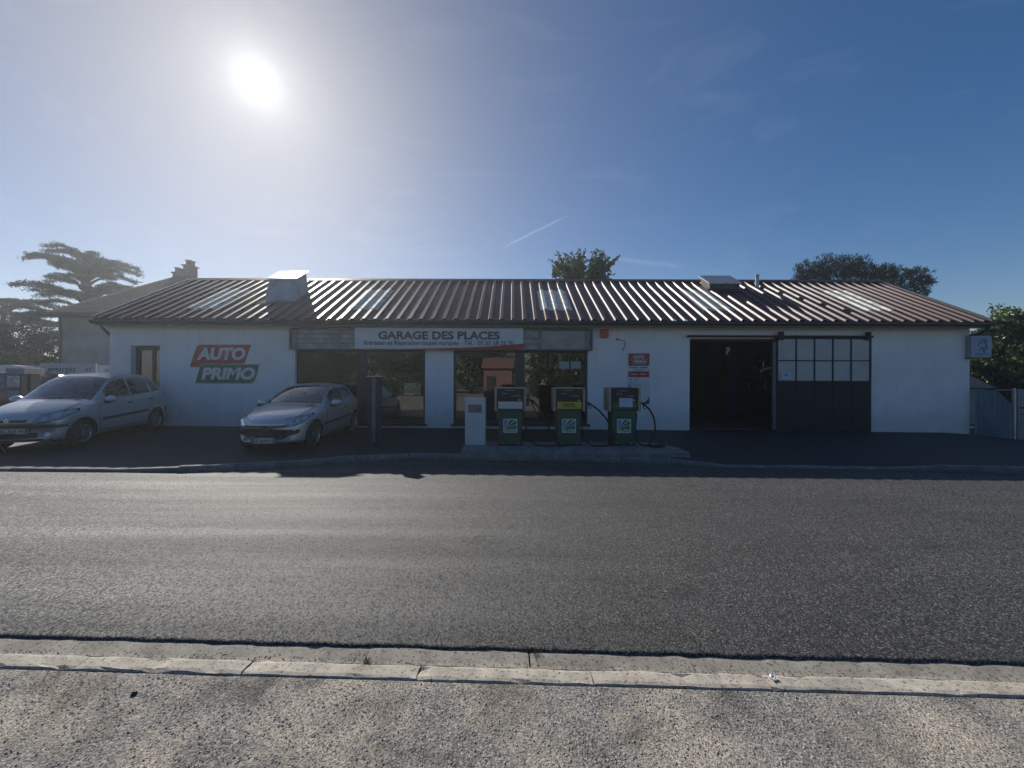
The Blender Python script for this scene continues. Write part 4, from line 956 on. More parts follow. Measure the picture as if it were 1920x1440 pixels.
    o = mb.build('seats', M_['seat_fabric'], root); o['kind'] = 'stuff'
    c_ = P['cowl']
    MB().box((c_ + .12) * sx, (c_ + .60) * sx, -.66 * sy, .66 * sy, .55 * sz, (f['zt'](c_) - .05) * sz).box((c_ + .1) * sx, (L - .25) * sx, -.66 * sy, .66 * sy, .27 * sz, .33 * sz).build('dashboard', M_['car_dark_plastic'], root)
    # ---- things laid on the skin by projection
    def poly_patch(nm, poly, view, mtl, off=.006, par=root, thick=0.0, cuts=3):
        bm = bmesh.new(); vs = [bm.verts.new((a, b_, 0)) for a, b_ in poly]; bm.faces.new(vs)
        bmesh.ops.triangulate(bm, faces=bm.faces); bmesh.ops.subdivide_edges(bm, edges=bm.edges, cuts=cuts, use_grid_fill=True)
        bad = []
        for q in bm.verts:
            a, b_ = q.co.x, q.co.y
            if view == 'front': og, dr = Vector((-2, a * sy, b_ * sz)), Vector((1, 0, 0))
            elif view == 'left': og, dr = Vector((a * sx, 3, b_ * sz)), Vector((0, -1, 0))
            elif view == 'right': og, dr = Vector((a * sx, -3, b_ * sz)), Vector((0, 1, 0))
            else: og, dr = Vector((a * sx, b_ * sy, 4)), Vector((0, 0, -1))
            hit, nr, _, _ = bvh0.ray_cast(og, dr)
            if hit is None: bad.append(q); continue
            if nr.dot(dr) > 0: nr = -nr
            q.co = hit + nr * off
        bmesh.ops.delete(bm, geom=bad, context='VERTS')
        if thick: bmesh.ops.solidify(bm, geom=list(bm.faces), thickness=thick)
        for q in bm.faces: q.smooth = True
        m2 = bpy.data.meshes.new(nm); bm.to_mesh(m2); bm.free(); m2.materials.append(mtl)
        return link(bpy.data.objects.new(nm, m2), par)
    def strip(nm, pts, view, w_, mtl, off=.003):
        pts = smooth_pts([(a, b_, 0) for a, b_ in pts], 6); poly = []; up = []
        for i, p in enumerate(pts):
            q0 = Vector(pts[max(i - 1, 0)]); q1 = Vector(pts[min(i + 1, len(pts) - 1)]); t = (q1 - q0).normalized(); nn2 = Vector((-t.y, t.x, 0)) * w_ / 2
            up.append((p[0] + nn2.x, p[1] + nn2.y)); poly.append((p[0] - nn2.x, p[1] - nn2.y))
        vv = []; 
        for a, b_ in [q for pr_ in zip(up, poly) for q in pr_]:
            if view == 'front': og, dr = Vector((-2, a * sy, b_ * sz)), Vector((1, 0, 0))
            elif view == 'left': og, dr = Vector((a * sx, 3, b_ * sz)), Vector((0, -1, 0))
            elif view == 'right': og, dr = Vector((a * sx, -3, b_ * sz)), Vector((0, 1, 0))
            else: og, dr = Vector((a * sx, b_ * sy, 4)), Vector((0, 0, -1))
            hit, nr, _, _ = bvh0.ray_cast(og, dr)
            if hit is None: vv.append(vv[-1] if vv else Vector((0, 0, 0))); continue
            if nr.dot(dr) > 0: nr = -nr
            vv.append(hit + nr * off)
        return meshobj(nm, vv, [(2 * i, 2 * i + 1, 2 * i + 3, 2 * i + 2) for i in range(len(pts) - 1)], mtl, root, True)
    mirror = lambda pl: [(-a, b_) for a, b_ in pl]
    for it in P['front']:
        nm, poly, mk_, off = it[:4]
        poly_patch(nm, poly, 'front', M_[mk_], off, cuts=9 if abs(poly[0][0] - poly[1][0]) > .5 else 3)
        if len(it) > 4: poly_patch(nm, mirror(poly), 'front', M_[mk_], off)
    for poly in P['lamp']:
        for pl in (poly, mirror(poly)):
            cx_ = sum(p[0] for p in pl) / len(pl); cz_ = sum(p[1] for p in pl) / len(pl)
            h = poly_patch('headlight', pl, 'front', M_['lamp_inner'], .008)
            poly_patch('surround', [(cx_ + (a - cx_) * 1.06, cz_ + (b_ - cz_) * 1.16) for a, b_ in pl], 'front', M_['car_black'], .004, h)
            for (dx_, rr2) in P['bulbs']:
                px_, pz_ = cx_ + dx_ * (1 if pl is poly else -1), cz_ + dx_ * P['lampslope']
                poly_patch('reflector', [(px_ + rr2 * math.cos(t), pz_ + rr2 * math.sin(t)) for t in np.linspace(0, 6.283, 13)[:-1]], 'front', M_['lamp_reflector'], .013, h, cuts=1)
            poly_patch('lens', pl, 'front', M_['lamp_glass'], .018, h)
    for it in P['side']:
        for vw in ('left', 'right'): strip(it[0], it[1], vw, it[2], M_[it[3]], it[4])
    for it in P['top']: strip(it[0], it[1], 'top', it[2], M_[it[3]], it[4])
    # plate
    pz, pw, ph = P['plate']; hit, nr, _, _ = bvh0.ray_cast(Vector((-2, 0, pz * sz)), Vector((1, 0, 0))); px_ = hit.x - .03
    pl = MB().box(px_, px_ + .012, -pw, pw, pz * sz - ph, pz * sz + ph).build('number_plate', M_['plate_white'], root)
    Mx = Matrix(((0, 1, 0, 0), (-1, 0, 0, 0), (0, 0, 1, 0), (0, 0, 0, 1)))
    MB().box(px_ - .002, px_ - .0005, pw - .045, pw - .004, pz * sz - ph + .004, pz * sz + ph - .004).box(px_ - .002, px_ - .0005, -pw + .004, -pw + .045, pz * sz - ph + .004, pz * sz + ph - .004).build('plate_band', M_['plate_blue'], pl)
    text('plate_number', P['number'], M_['sign_ink'], pl, -pw + .06, pw - .06, pz * sz - ph * .62, pz * sz + ph * .62, px_ - .001, bold=.02, M=Mx)
    for it in P['badge']:
        kind, bz, br = it; hit, nr, _, _ = bvh0.ray_cast(Vector((-2, 0, bz * sz)), Vector((1, 0, 0))); bx_ = hit.x - .012
        if kind == 'diamond':
            mb = MB()
            po = [(0, br), (br * .72, 0), (0, -br), (-br * .72, 0)]; pi_ = [(a * .55, b_ * .55) for a, b_ in po]
            for i in range(4):
                j = (i + 1) % 4; mb.prism([po[i], po[j], pi_[j], pi_[i]], bx_, bx_ + .02, 'x')
            mb.v = [(a, b_, c2 + bz * sz) for a, b_, c2 in mb.v]; mb.build('badge', M_['chrome'], root)
        else:
            bd = MB().prism([(-br * .8, br), (br * .8, br), (br * .8, -br * .5), (0, -br * 1.2), (-br * .8, -br * .5)], bx_, bx_ + .02, 'x'); bd.v = [(a, b_, c2 + bz * sz) for a, b_, c2 in bd.v]; bd = bd.build('badge', M_['car_black'], root)
            pts = [(-.3, -.8), (-.05, -.3), (-.35, .0), (.0, .2), (.1, .65), (.4, .5), (.15, .1), (.45, -.2), (.1, -.5), (.3, -.85)]
            MB().tube([(bx_ - .003, a * br, b_ * br + bz * sz) for a, b_ in pts], br * .1, 5).build('badge_figure', M_['chrome'], bd)
    # mirrors
    for s in (-1, 1):
        mx_, mz_ = P['mirror']; yy = s * (f['w'](mx_) + .06) * sy
        bm = bmesh.new(); bmesh.ops.create_uvsphere(bm, u_segments=16, v_segments=10, radius=1.0)
        for q in bm.verts:
            q.co = Vector((q.co.x * .075 + (0.03 if q.co.x > 0 else 0), q.co.y * .125, q.co.z * .082))
            q.co += Vector((mx_ * sx, yy + s * .04, mz_ * sz))
        for q in bm.faces: q.smooth = True
        m2 = bpy.data.meshes.new('mirror'); bm.to_mesh(m2); bm.free(); m2.materials.append(paint); mo = link(bpy.data.objects.new('wing_mirror', m2), root)
        MB().box((mx_ + .0) * sx, (mx_ + .07) * sx, min(yy - s * .1, yy), max(yy - s * .1, yy), (mz_ - .1) * sz, (mz_ - .04) * sz).box((mx_ - .06) * sx, (mx_ + .075) * sx, yy - .06, yy + .15 * s if s > 0 else yy + .06, (mz_ - .088) * sz, (mz_ - .055) * sz).build('mirror_arm', M_['car_black'], mo)
    # wheels
    for ax in P['axles']:
        for s in (-1, 1): make_wheel(wr, .19, P['rim'], root, (ax * sx, s * (f['w'](ax) - .105) * sy, wr), s)
    MB().box(.35 * sx, (L - .35) * sx, -.6 * sy, .6 * sy, .19 * sz, .26 * sz).build('underbody', M_['car_black'], root)
    return root

HATCH = dict(L=3.835, scale=(.93, .97, .985), bow=.40, wbow=.16, cowl=1.10, wr=.285, axles=(.74, 3.18), rim='five',
    w=[(0, .60), (.06, .70), (.2, .77), (.5, .81), (1.2, .826), (2.4, .826), (3.2, .81), (3.6, .76), (3.78, .69), (3.835, .63)],
    zb=[(0, .24), (.08, .20), (.5, .18), (3.2, .2), (3.65, .26), (3.835, .36)],
    zs=[(0, .56), (.05, .645), (.15, .705), (.4, .775), (.9, .865), (1.25, .90), (2.2, .935), (3.1, .985), (3.5, .99), (3.75, .88), (3.835, .72)],
    zt=[(0, .58), (.05, .67), (.15, .75), (.4, .85), (.8, .94), (1.10, .985), (1.35, 1.115), (1.7, 1.29), (1.95, 1.385), (2.25, 1.43), (2.6, 1.432), (3.1, 1.385), (3.4, 1.29), (3.65, 1.08), (3.78, .90), (3.835, .74)],
    wt=[(0, .52), (.2, .62), (.6, .68), (1.1, .70), (1.5, .64), (1.95, .575), (2.5, .58), (3.1, .55), (3.45, .54), (3.7, .60), (3.835, .58)],
    ws=[(0, .57), (.1, .68), (.3, .745), (.9, .765), (2.5, .765), (3.2, .74), (3.6, .70), (3.835, .60)],
    e=[(0, .02), (.5, .045), (1.1, .05), (1.9, .075), (3.2, .08), (3.7, .04), (3.835, .02)],
    cuts=[1.13, 1.93, 1.50, 2.46, 2.53, 3.17, 3.28, 3.66], ws_rng=(1.13, 1.93), rs_rng=(3.28, 3.66), glass=[(1.50, 2.46), (2.53, 3.17)], seats=[1.75, 2.55],
    front=[('upper_grille', [(-.36, .545), (.36, .545), (.40, .585), (-.40, .585)], 'car_black', .006),
           ('lower_grille', [(-.66, .49), (.66, .49), (.64, .40), (.50, .36), (.36, .29), (-.36, .29), (-.50, .36), (-.64, .40)], 'car_black', .010),
           ('fog_lamp', [(.56 + .055 * math.cos(t), .315 + .05 * math.sin(t)) for t in np.linspace(0, 6.283, 13)[:-1]], 'lamp_reflector', .008, 1)],
    lamp=[[(.37, .565), (.58, .575), (.71, .63), (.775, .755), (.745, .79), (.62, .745), (.46, .64)]], bulbs=[(-.10, .035), (0, .04), (.09, .035)], lampslope=.42,
    side=[('door_seam', [(1.30, .90), (1.27, .60), (1.32, .30)], .012, 'car_black', .002), ('door_seam', [(2.50, .93), (2.54, .60), (2.44, .30)], .012, 'car_black', .002), ('side_moulding', [(1.08, .50), (2.0, .52), (2.86, .55)], .06, 'car_dark_plastic', .008), ('door_handle', [(2.28, .80), (2.42, .81)], .03, 'car_dark_plastic', .02), ('sill_seam', [(1.05, .27), (2.9, .29)], .014, 'car_black', .003)],
    top=[('bonnet_seam', [(1.09, -.66), (.75, -.655), (.4, -.60), (.16, -.40)], .012, 'car_black', .002), ('bonnet_seam', [(1.09, .66), (.75, .655), (.4, .60), (.16, .40)], .012, 'car_black', .002), ('wiper', [(1.15, -.60), (1.17, -.2), (1.15, .12)], .03, 'car_black', .015), ('wiper', [(1.155, -.05), (1.17, .3), (1.17, .58)], .03, 'car_black', .017), ('vent', [(1.0, -.62), (1.0, -.45)], .06, 'car_black', .006)],
    plate=(.275, .25, .055), number='EZ-164-PY', badge=[('lion', .555, .062)], mirror=(1.55, .97))
MPV = dict(L=4.17, scale=(.905, .985, 1.015), bow=.40, wbow=.16, cowl=.98, wr=.30, axles=(.80, 3.38), rim='split',
    w=[(0, .62), (.06, .72), (.2, .79), (.5, .835), (1.2, .85), (2.6, .85), (3.5, .835), (3.9, .80), (4.1, .73), (4.17, .66)],
    zb=[(0, .26), (.08, .22), (.5, .20), (3.5, .22), (4.0, .28), (4.17, .38)],
    zs=[(0, .60), (.05, .68), (.15, .745), (.5, .845), (1.0, .955), (1.6, .975), (3.0, 1.03), (3.7, 1.07), (3.95, 1.05), (4.1, .88), (4.17, .72)],
    zt=[(0, .62), (.05, .71), (.15, .80), (.4, .905), (.7, .985), (.98, 1.045), (1.3, 1.22), (1.65, 1.42), (1.95, 1.555), (2.3, 1.615), (2.8, 1.63), (3.3, 1.59), (3.62, 1.51), (3.86, 1.33), (4.05, 1.03), (4.17, .75)],
    wt=[(0, .54), (.2, .64), (.6, .70), (1.0, .72), (1.5, .67), (1.95, .60), (2.6, .60), (3.5, .57), (3.85, .58), (4.05, .64), (4.17, .60)],
    ws=[(0, .58), (.1, .70), (.3, .765), (.9, .79), (2.6, .79), (3.5, .77), (3.9, .73), (4.17, .62)],
    e=[(0, .02), (.5, .045), (.98, .05), (1.9, .08), (3.5, .09), (3.95, .05), (4.17, .02)],
    cuts=[1.01, 1.93, 1.42, 2.36, 2.43, 3.18, 3.27, 3.72, 3.80, 4.04], ws_rng=(1.01, 1.93), rs_rng=(3.80, 4.04), glass=[(1.42, 2.36), (2.43, 3.18), (3.27, 3.72)], seats=[1.75, 2.65],
    front=[('upper_grille', [(.05, .635), (.30, .635), (.32, .68), (.06, .68)], 'car_black', .006, 1),
           ('bumper_moulding', [(-.70, .49), (.70, .49), (.72, .55), (-.72, .55)], 'car_dark_plastic', .012),
           ('lower_grille', [(-.42, .30), (.42, .30), (.40, .40), (-.40, .40)], 'car_black', .007),
           ('fog_lamp', [(.57 + .05 * math.cos(t), .36 + .045 * math.sin(t)) for t in np.linspace(0, 6.283, 13)[:-1]], 'lamp_reflector', .008, 1),
           ('lower_lip', [(-.62, .245), (.62, .245), (.62, .275), (-.62, .275)], 'car_black', .006)],
    lamp=[[(.36, .625), (.58, .63), (.73, .675), (.80, .80), (.765, .85), (.62, .825), (.46, .735)]], bulbs=[(-.09, .045), (.03, .06), (.12, .035)], lampslope=.5,
    side=[('door_seam', [(1.26, .96), (1.22, .62), (1.28, .32)], .012, 'car_black', .002), ('door_seam', [(2.40, 1.0), (2.44, .62), (2.40, .32)], .012, 'car_black', .002), ('door_seam', [(3.24, 1.03), (3.22, .85), (3.02, .62), (2.98, .32)], .012, 'car_black', .002), ('side_moulding', [(1.30, .56), (2.2, .58), (2.97, .60)], .07, 'car_dark_plastic', .009), ('door_handle', [(2.16, .87), (2.32, .88)], .04, 'car_dark_plastic', .02), ('door_handle', [(3.0, .91), (3.16, .92)], .04, 'car_dark_plastic', .02), ('sill_seam', [(1.15, .29), (3.0, .31)], .014, 'car_black', .003), ('bumper_moulding', [(.14, .52), (.30, .525), (.44, .53)], .06, 'car_dark_plastic', .01), ('bumper_moulding', [(3.78, .56), (4.0, .56), (4.1, .56)], .16, 'car_dark_plastic', .01)],
    top=[('bonnet_seam', [(.97, -.69), (.7, -.68), (.4, -.62), (.2, -.42)], .012, 'car_black', .002), ('bonnet_seam', [(.97, .69), (.7, .68), (.4, .62), (.2, .42)], .012, 'car_black', .002), ('wiper', [(1.04, -.62), (1.06, -.2), (1.04, .12)], .035, 'car_black', .015), ('wiper', [(1.045, -.05), (1.06, .3), (1.06, .6)], .035, 'car_black', .017)],
    plate=(.44, .26, .055), number='FL-565-PS', badge=[('diamond', .665, .06)], mirror=(1.44, 1.02))
silver = car_paint('silver_paint', (0.60, 0.61, 0.63)); beige = car_paint('champagne_paint', (0.55, 0.545, 0.545), .5); darkp = car_paint('dark_paint', (0.05, 0.05, 0.055), .3); redp = car_paint('red_paint', (0.16, 0.016, 0.018), .2)
def place_car(o, front_xy, heading, P, z=None):
    """front axle centre on the ground; heading = direction the nose points"""
    a = math.atan2(heading[1], heading[0]) + math.pi            # local +x runs to the tail
    ax = P['axles'][0] * P['scale'][0]
    o.rotation_euler = (0, 0, a)
    d = Vector(heading).normalized()
    ox, oy = front_xy[0] + d.x * ax, front_xy[1] + d.y * ax
    wb = (P['axles'][1] - P['axles'][0]) * P['scale'][0]
    zf = gz(*front_xy); rear = (front_xy[0] - d.x * wb, front_xy[1] - d.y * wb); zr = gz(*rear)
    pitch = math.atan2(zr - zf, wb)
    o.location = (ox, oy, (zf - ax * math.tan(pitch)) if z is None else z)
    if z is None: o.rotation_euler = (Matrix.Rotation(a, 3, 'Z') @ Matrix.Rotation(-pitch, 3, 'Y')).to_euler()
c1 = make_car('parked_car', HATCH, silver); tag(c1, 'small silver three-door hatchback parked before the left shop window', 'car', 'cars parked on the forecourt')
place_car(c1, (-5.24, 8.76), (0.02, -1.0), HATCH)
c2 = make_car('parked_car', MPV, beige); tag(c2, 'pale silver compact people carrier parked at the left end of the white wall', 'car', 'cars parked on the forecourt')
place_car(c2, (-10.60, 8.66), (0.20, -1.0), MPV)
# workshop: dark car raised on a two-post lift
c3 = make_car('raised_car', HATCH, darkp); tag(c3, 'dark car raised on a lift inside the open garage doorway', 'car')
place_car(c3, (9.85, 13.6), (-.35, -1.0), HATCH, z=1.25)
lf = empty('car_lift', (9.85, 14.9, .215)); tag(lf, 'two-post car lift under the raised dark car in the workshop', 'lift')
for s in (-1, 1):
    MB().box(s * 1.35 - .12, s * 1.35 + .12, -.15, .15, .002, 2.8).build('post', M_['lift_blue'], lf, bevel=.01)
    for yy in (-.8, .8): MB().tube([(s * 1.25, 0, 1.13), (s * .5, yy, 1.13)], .045, 8).build('lift_arm', M_['lift_blue'], lf)

# ------------------------------------------------------------------ fuel pumps and their island
ISZ = 0.19
def ix(px, D): return WX(px, D)
isl = empty('pump_island'); tag(isl, 'long low concrete island carrying the fuel pumps', 'island')
xa, xb = WX(864, 8.25), WX(1290, 8.2)
xcut = WX(930, 8.2)
MB().add([(xa, 8.22, -.05), (xcut, 8.20, -.05), (xcut, 9.5, -.05), (xa, 9.5, -.05), (xa + .01, 8.24, ISZ + .02), (xcut, 8.22, ISZ + .02), (xcut, 9.5, ISZ + .02), (xa + .01, 9.5, ISZ + .02)], [(3, 2, 1, 0), (4, 5, 6, 7), (0, 1, 5, 4), (1, 2, 6, 5), (2, 3, 7, 6), (3, 0, 4, 7)]).build('island_block', M_['concrete_island'], isl, bevel=.012)
xe = xb
MB().prism([(xcut + .008, 8.19), (xe - .02, 8.12), (xe + .02, 8.16), (xe + .02, 8.75), (xe - .35, 9.5), (xcut + .008, 9.5)], -.05, ISZ, 'z').build('island_block', M_['concrete_island'], isl, bevel=.012)

def badge(parent, y, w):
    b_ = empty('brand_badge', parent=parent); z0 = .30
    MB().box(-w / 2, w / 2, y - .006, y, z0, z0 + w).build('badge_frame', M_['badge_white'], b_)
    i = w * .06; x0, x1, zl, zh = -w / 2 + i, w / 2 - i, z0 + i, z0 + w - i; zm = z0 + w * .34; ww = x1 - x0
    MB().box(x0, x1, y - .009, y - .0065, zl, zm).build('badge_base', M_['badge_green'], b_)
    P = lambda u, v_: (x0 + ww * u, zm + (zh - zm) * v_)
    for poly, mm_ in (([P(0, .05), P(.06, .14), P(.36, 1), P(0, 1)], 'badge_blue'), ([P(.03, .02), P(.5, 1), P(.93, 1)], 'badge_green'), ([P(.08, .03), P(1, .93), P(1, .45)], 'badge_green'), ([P(.0, .0), P(1, .36), P(1, .0)], 'badge_green')):
        MB().prism(poly, y - .009, y - .0065, 'y').build('badge_stripe', M_[mm_], b_)
    text('lettering', 'ELAN', M_['badge_white'], b_, x0 + .01, x1 - .01, zl + .008, zm - .012, y - .0095, bold=.02)
    return b_
def pump(px, D, strip_m, txt, label, paper=False):
    e = empty('fuel_pump', (WX(px, D), D, ISZ)); tag(e, label, 'fuel pump', 'fuel pumps on the island')
    k = D / F; H = 109 * k
    bw0, bw1, hw = 21 * k, 22.5 * k, 29.5 * k
    zb_ = H * .615
    MB().add([(-bw0, 0, 0), (bw0, 0, 0), (bw0, .40, 0), (-bw0, .40, 0), (-bw1, -.01, zb_), (bw1, -.01, zb_), (bw1, .42, zb_), (-bw1, .42, zb_)], [(3, 2, 1, 0), (4, 5, 6, 7), (0, 1, 5, 4), (1, 2, 6, 5), (2, 3, 7, 6), (3, 0, 4, 7)]).build('pump_body', M_['pump_green'], e, bevel=.012)
    MB().box(-bw0 - .012, bw0 + .012, -.012, .412, .0, .035).build('plinth', M_['car_black'], e)
    MB().box(-hw + .055, hw - .055, -.05, .45, zb_ + .002, H - .03).build('pump_head', M_['pump_black'], e, bevel=.01)
    for s in (-1, 1): MB().box(min(s * hw, s * (hw - .052)), max(s * hw, s * (hw - .052)), -.065, .46, zb_ - .03, H - .005).build('side_panel', M_['pump_cream'], e, bevel=.008)
    MB().box(-hw + .052, hw - .052, -.066, .461, H - .028, H).build('top_panel', M_['pump_cream'] if not paper else M_['pump_black'], e, bevel=.006)
    MB().box(-hw + .09, hw - .09, -.058, -.0505, zb_ + (H - zb_) * .50, H - .06).build('display_glass', M_['pump_black'], e)
    for (a, b_, zz) in ((-.20, -.05, .72), (.02, .22, .62), (-.12, .1, .86)):
        MB().box(a, b_, -.061, -.0585, zb_ + (H - zb_) * zz, zb_ + (H - zb_) * zz + .010).build('display_line', M_['galvanised'], e)
    MB().tube([(hw - .15, -.051, zb_ + (H - zb_) * .44), (hw - .15, -.075, zb_ + (H - zb_) * .44)], .014, 10).build('lock', M_['chrome'], e)
    sz0, sz1 = zb_ + .03, zb_ + .03 + 13.2 * k
    MB().box(-hw + .085, hw - .085, -.062, -.0505, sz0, sz1).build('fuel_label', M_[strip_m], e)
    if txt: text('lettering', txt, M_['sign_ink'] if strip_m != 'pump_green' else M_['badge_green'], e, *((-.15, .15) if txt == 'DIESEL' else (-.26, .26)), sz0 + .04, sz1 - .035, -.063, bold=.02)
    if paper:
        o = meshobj('paper', [(-.13, -.072, sz0 + .05), (.18, -.072, sz0 + .045), (.182, -.070, sz0 + .25), (-.128, -.070, sz0 + .255)], [(0, 1, 2, 3)], M_['paper_blue'], e)
        MB().box(-.08, .1, -.0735, -.0725, sz0 + .175, sz0 + .185).build('printed_line', M_['sign_ink'], e)
    badge(e, -.012, 26 * k)
    for s in (-1, 1): MB().box(s * .18 - .02, s * .18 + .02, -.0045, -.0005, .05, .07).build('bolt', M_['galvanised'], e)
    return e
PD = 8.93
p1 = pump(957, PD, 'cabinet_white', None, 'green fuel pump with a blank white label, nearest the white cabinet')
p2 = pump(1067, PD, 'diesel_yellow', 'DIESEL', 'green fuel pump with a yellow DIESEL label, in the middle')
p3 = pump(1170, PD, 'pump_green', 'SANS PLOMB', 'green fuel pump with a white paper stuck on its head, at the right end', True)
mat('nozzle_black', (0.02, 0.02, 0.022), 0.4); 
def hose(e, px0, pts, nozzle=True):
    P3 = [((px - px0) / F * PD, dy, max(.021, WZ(py, PD + dy) - ISZ)) for px, py, dy in pts]
    MB().tube(smooth_pts(P3, 7), .020, 8).build('hose', M_['rubber'], e, smooth=True)
    if nozzle:
        x, y, z = P3[0]
        MB().tube([(x - .14, y, z + .03), (x - .04, y, z + .035), (x + .05, y, z - .01)], [.014, .026, .022], 8).tube([(x - .02, y, z + .01), (x + .0, y, z - .09), (x + .06, y, z - .10)], .012, 6).build('nozzle', M_['nozzle_black'], e)
        MB().box(x - .17, x - .09, y - .06, y + .06, z - .10, z + .09).build('nozzle_holster', M_['nozzle_black'], e)
hose(p1, 957, [(1000, 753, .2), (1012, 765, .15), (1022, 785, .1), (1034, 810, .05), (1050, 832, .0), (1058, 840, -.1), (1040, 844, -.15), (1012, 838, -.1), (996, 826, .05), (988, 805, .1), (983, 785, .15)])
hose(p2, 1067, [(1106, 757, .1), (1120, 765, .1), (1135, 780, .1), (1148, 800, .05), (1152, 818, -.05), (1146, 832, -.1), (1130, 839, -.12), (1110, 836, -.1), (1097, 822, 0), (1092, 800, .05), (1091, 775, .1)])
hose(p3, 1170, [(1210, 758, .1), (1220, 766, .1), (1228, 782, .08), (1230, 800, .05), (1226, 818, 0), (1215, 833, -.05), (1206, 838, -.05), (1197, 828, 0), (1193, 808, .05), (1195, 785, .08), (1196, 772, .1)])
co_ = [(1228 + 15 * math.cos(a), 838.5 + 3.0 * math.sin(a) - .5 * a / 6.28, -.12 - .12 * math.sin(a)) for a in np.linspace(0, 15.7, 26)]
MB().tube([((px - 1170) / F * PD, dy, max(.018, WZ(py, PD + dy) - ISZ)) for px, py, dy in co_], .016, 8).build('hose', M_['rubber'], p3, smooth=True)
# white payment cabinet
D = 8.86; k = D / F
cb = empty('payment_cabinet', (WX(891, D), D, ISZ + .02)); tag(cb, 'slim white metal cabinet with a small window at the left end of the pump island', 'cabinet')
hw = 19 * k; H = 88 * k
MB().box(-hw, hw, 0, .34, 0, H).build('cabinet_body', M_['cabinet_white'], cb, bevel=.008)
MB().box(-hw + .02, hw - .02, -.012, -.001, .05, H - .16 - 15 * k).build('cabinet_door', M_['cabinet_white'], cb, bevel=.003)
wz0, wz1 = H - 27.5 * k, H - 12 * k
MB().box(-hw + .08, hw - .08, -.008, -.001, wz0, wz1).build('window_recess', mat('cab_window', (.20, .19, .17), .3, var=.4, vscale=9), cb)
fr = MB().box(-hw + .05, hw - .05, -.016, -.002, wz1, wz1 + .025).box(-hw + .05, hw - .05, -.016, -.002, wz0 - .025, wz0).box(-hw + .05, -hw + .08, -.015, -.002, wz0, wz1).box(hw - .08, hw - .05, -.015, -.002, wz0, wz1); fr.build('window_frame', M_['cabinet_white'], cb)
# old sign post near the kerb
D = 9.0; tx, tz = WX(703, D), gz(WX(703, D), D)
tt = empty('old_totem', (tx, D, tz), R(-24)); tag(tt, 'narrow dark old totem sign with peeling face near the kerb, right of the hatchback', 'totem')
hh = WZ(706, D) - tz
mat('totem_dark', (.03, .033, .04), .7, var=.3, vscale=6); mat('totem_peel', (.20, .21, .22), .7, var=.7, vscale=5, color2=(.07, .075, .08))
MB().box(-.115, .115, -.07, .07, 0, hh - .02).build('totem_core', M_['totem_dark'], tt, bevel=.006)
MB().box(-.135, -.10, -.085, .085, .0, hh - .022).box(.10, .135, -.085, .085, 0, hh - .022).build('edge_post', M_['totem_dark'], tt)
MB().box(-.02, .095, -.078, -.0705, .36, hh - .05).build('peeling_face', M_['totem_peel'], tt)
MB().box(-.15, .15, -.10, .10, hh - .02, hh + .005).build('cap', M_['galvanised'], tt)
MB().box(.0, .08, -.08, -.0715, .12, .34).build('torn_label', M_['totem_peel'], tt)

# ------------------------------------------------------------------ left background
def at(px, py, D): return (WX(px, D), D, WZ(py, D))
D = 13.6; gzl = .28
gc = empty('gas_bottle_cage', (WX(128, D), D, gzl)); tag(gc, 'gas bottle cage with a pale antargaz header board behind the people carrier', 'gas cage', 'gas bottle cages beside the wall')
hw = 52.5 / F * D; zt_ = WZ(684, D) - gzl; zb_ = WZ(705.5, D) - gzl
mat('cage_grey', (.20, .21, .23), .5, .3, var=.2, vscale=5); mat('cage_sign', (.42, .43, .48), .5, var=.1, vscale=3)
MB().box(-hw, hw, -.02, .03, zb_, zt_).build('header_board', M_['cage_sign'], gc)
text('lettering', 'antargaz', M_['sign_ink'], gc, WX(91, D) - WX(128, D), WX(143.5, D) - WX(128, D), WZ(702, D) - gzl, WZ(691.5, D) - gzl, -.021, bold=.012)
text('lettering', 'AZ', M_['sign_ink'], gc, WX(161, D) - WX(128, D), WX(173, D) - WX(128, D), WZ(698.5, D) - gzl, WZ(692.5, D) - gzl, -.021, bold=.012)
for xx in (-hw + .03, 0, hw - .03):
    for yy in (0, .8): MB().box(xx - .02, xx + .02, yy, yy + .04, 0, zb_ - .002 if yy == 0 else 1.5).build('cage_post', M_['cage_grey'], gc)
for zz in (.12, .55, 1.0, 1.36): MB().box(-hw + .05, hw - .05, .005, .03, zz, zz + .03).build('cage_rail', M_['cage_grey'], gc)
for i in range(17):
    xx = -hw + .12 + i * (2 * hw - .24) / 16; MB().tube([(xx, .018, .05), (xx, .018, 1.40)], .006, 5).build('cage_bar', M_['cage_grey'], gc)
MB().box(-hw, hw, .045, .85, 1.42, 1.45).build('cage_roof', M_['cage_grey'], gc)
g2 = empty('gas_bottle_cage', (WX(194, D), D, gzl)); tag(g2, 'white gas cage board cut off by the corner of the white wall', 'gas cage', 'gas bottle cages beside the wall')
hw2 = .55
MB().box(-.19, hw2, -.02, .03, WZ(704, D) - gzl, WZ(687, D) - gzl).build('header_board', M_['sign_white'], g2)
text('lettering', 'antargaz', M_['sign_ink'], g2, WX(198, D) - WX(194, D), WX(198, D) - WX(194, D) + .62, WZ(701.5, D) - gzl, WZ(693.5, D) - gzl, -.021, bold=.012)
for xx in (-.17, .5): MB().box(xx - .02, xx + .02, 0, .04, 0, WZ(704, D) - gzl).build('cage_post', M_['cage_grey'], g2)
for zz in (.12, .6, 1.1): MB().box(-.15, .48, .005, .03, zz, zz + .03).build('cage_rail', M_['cage_grey'], g2)
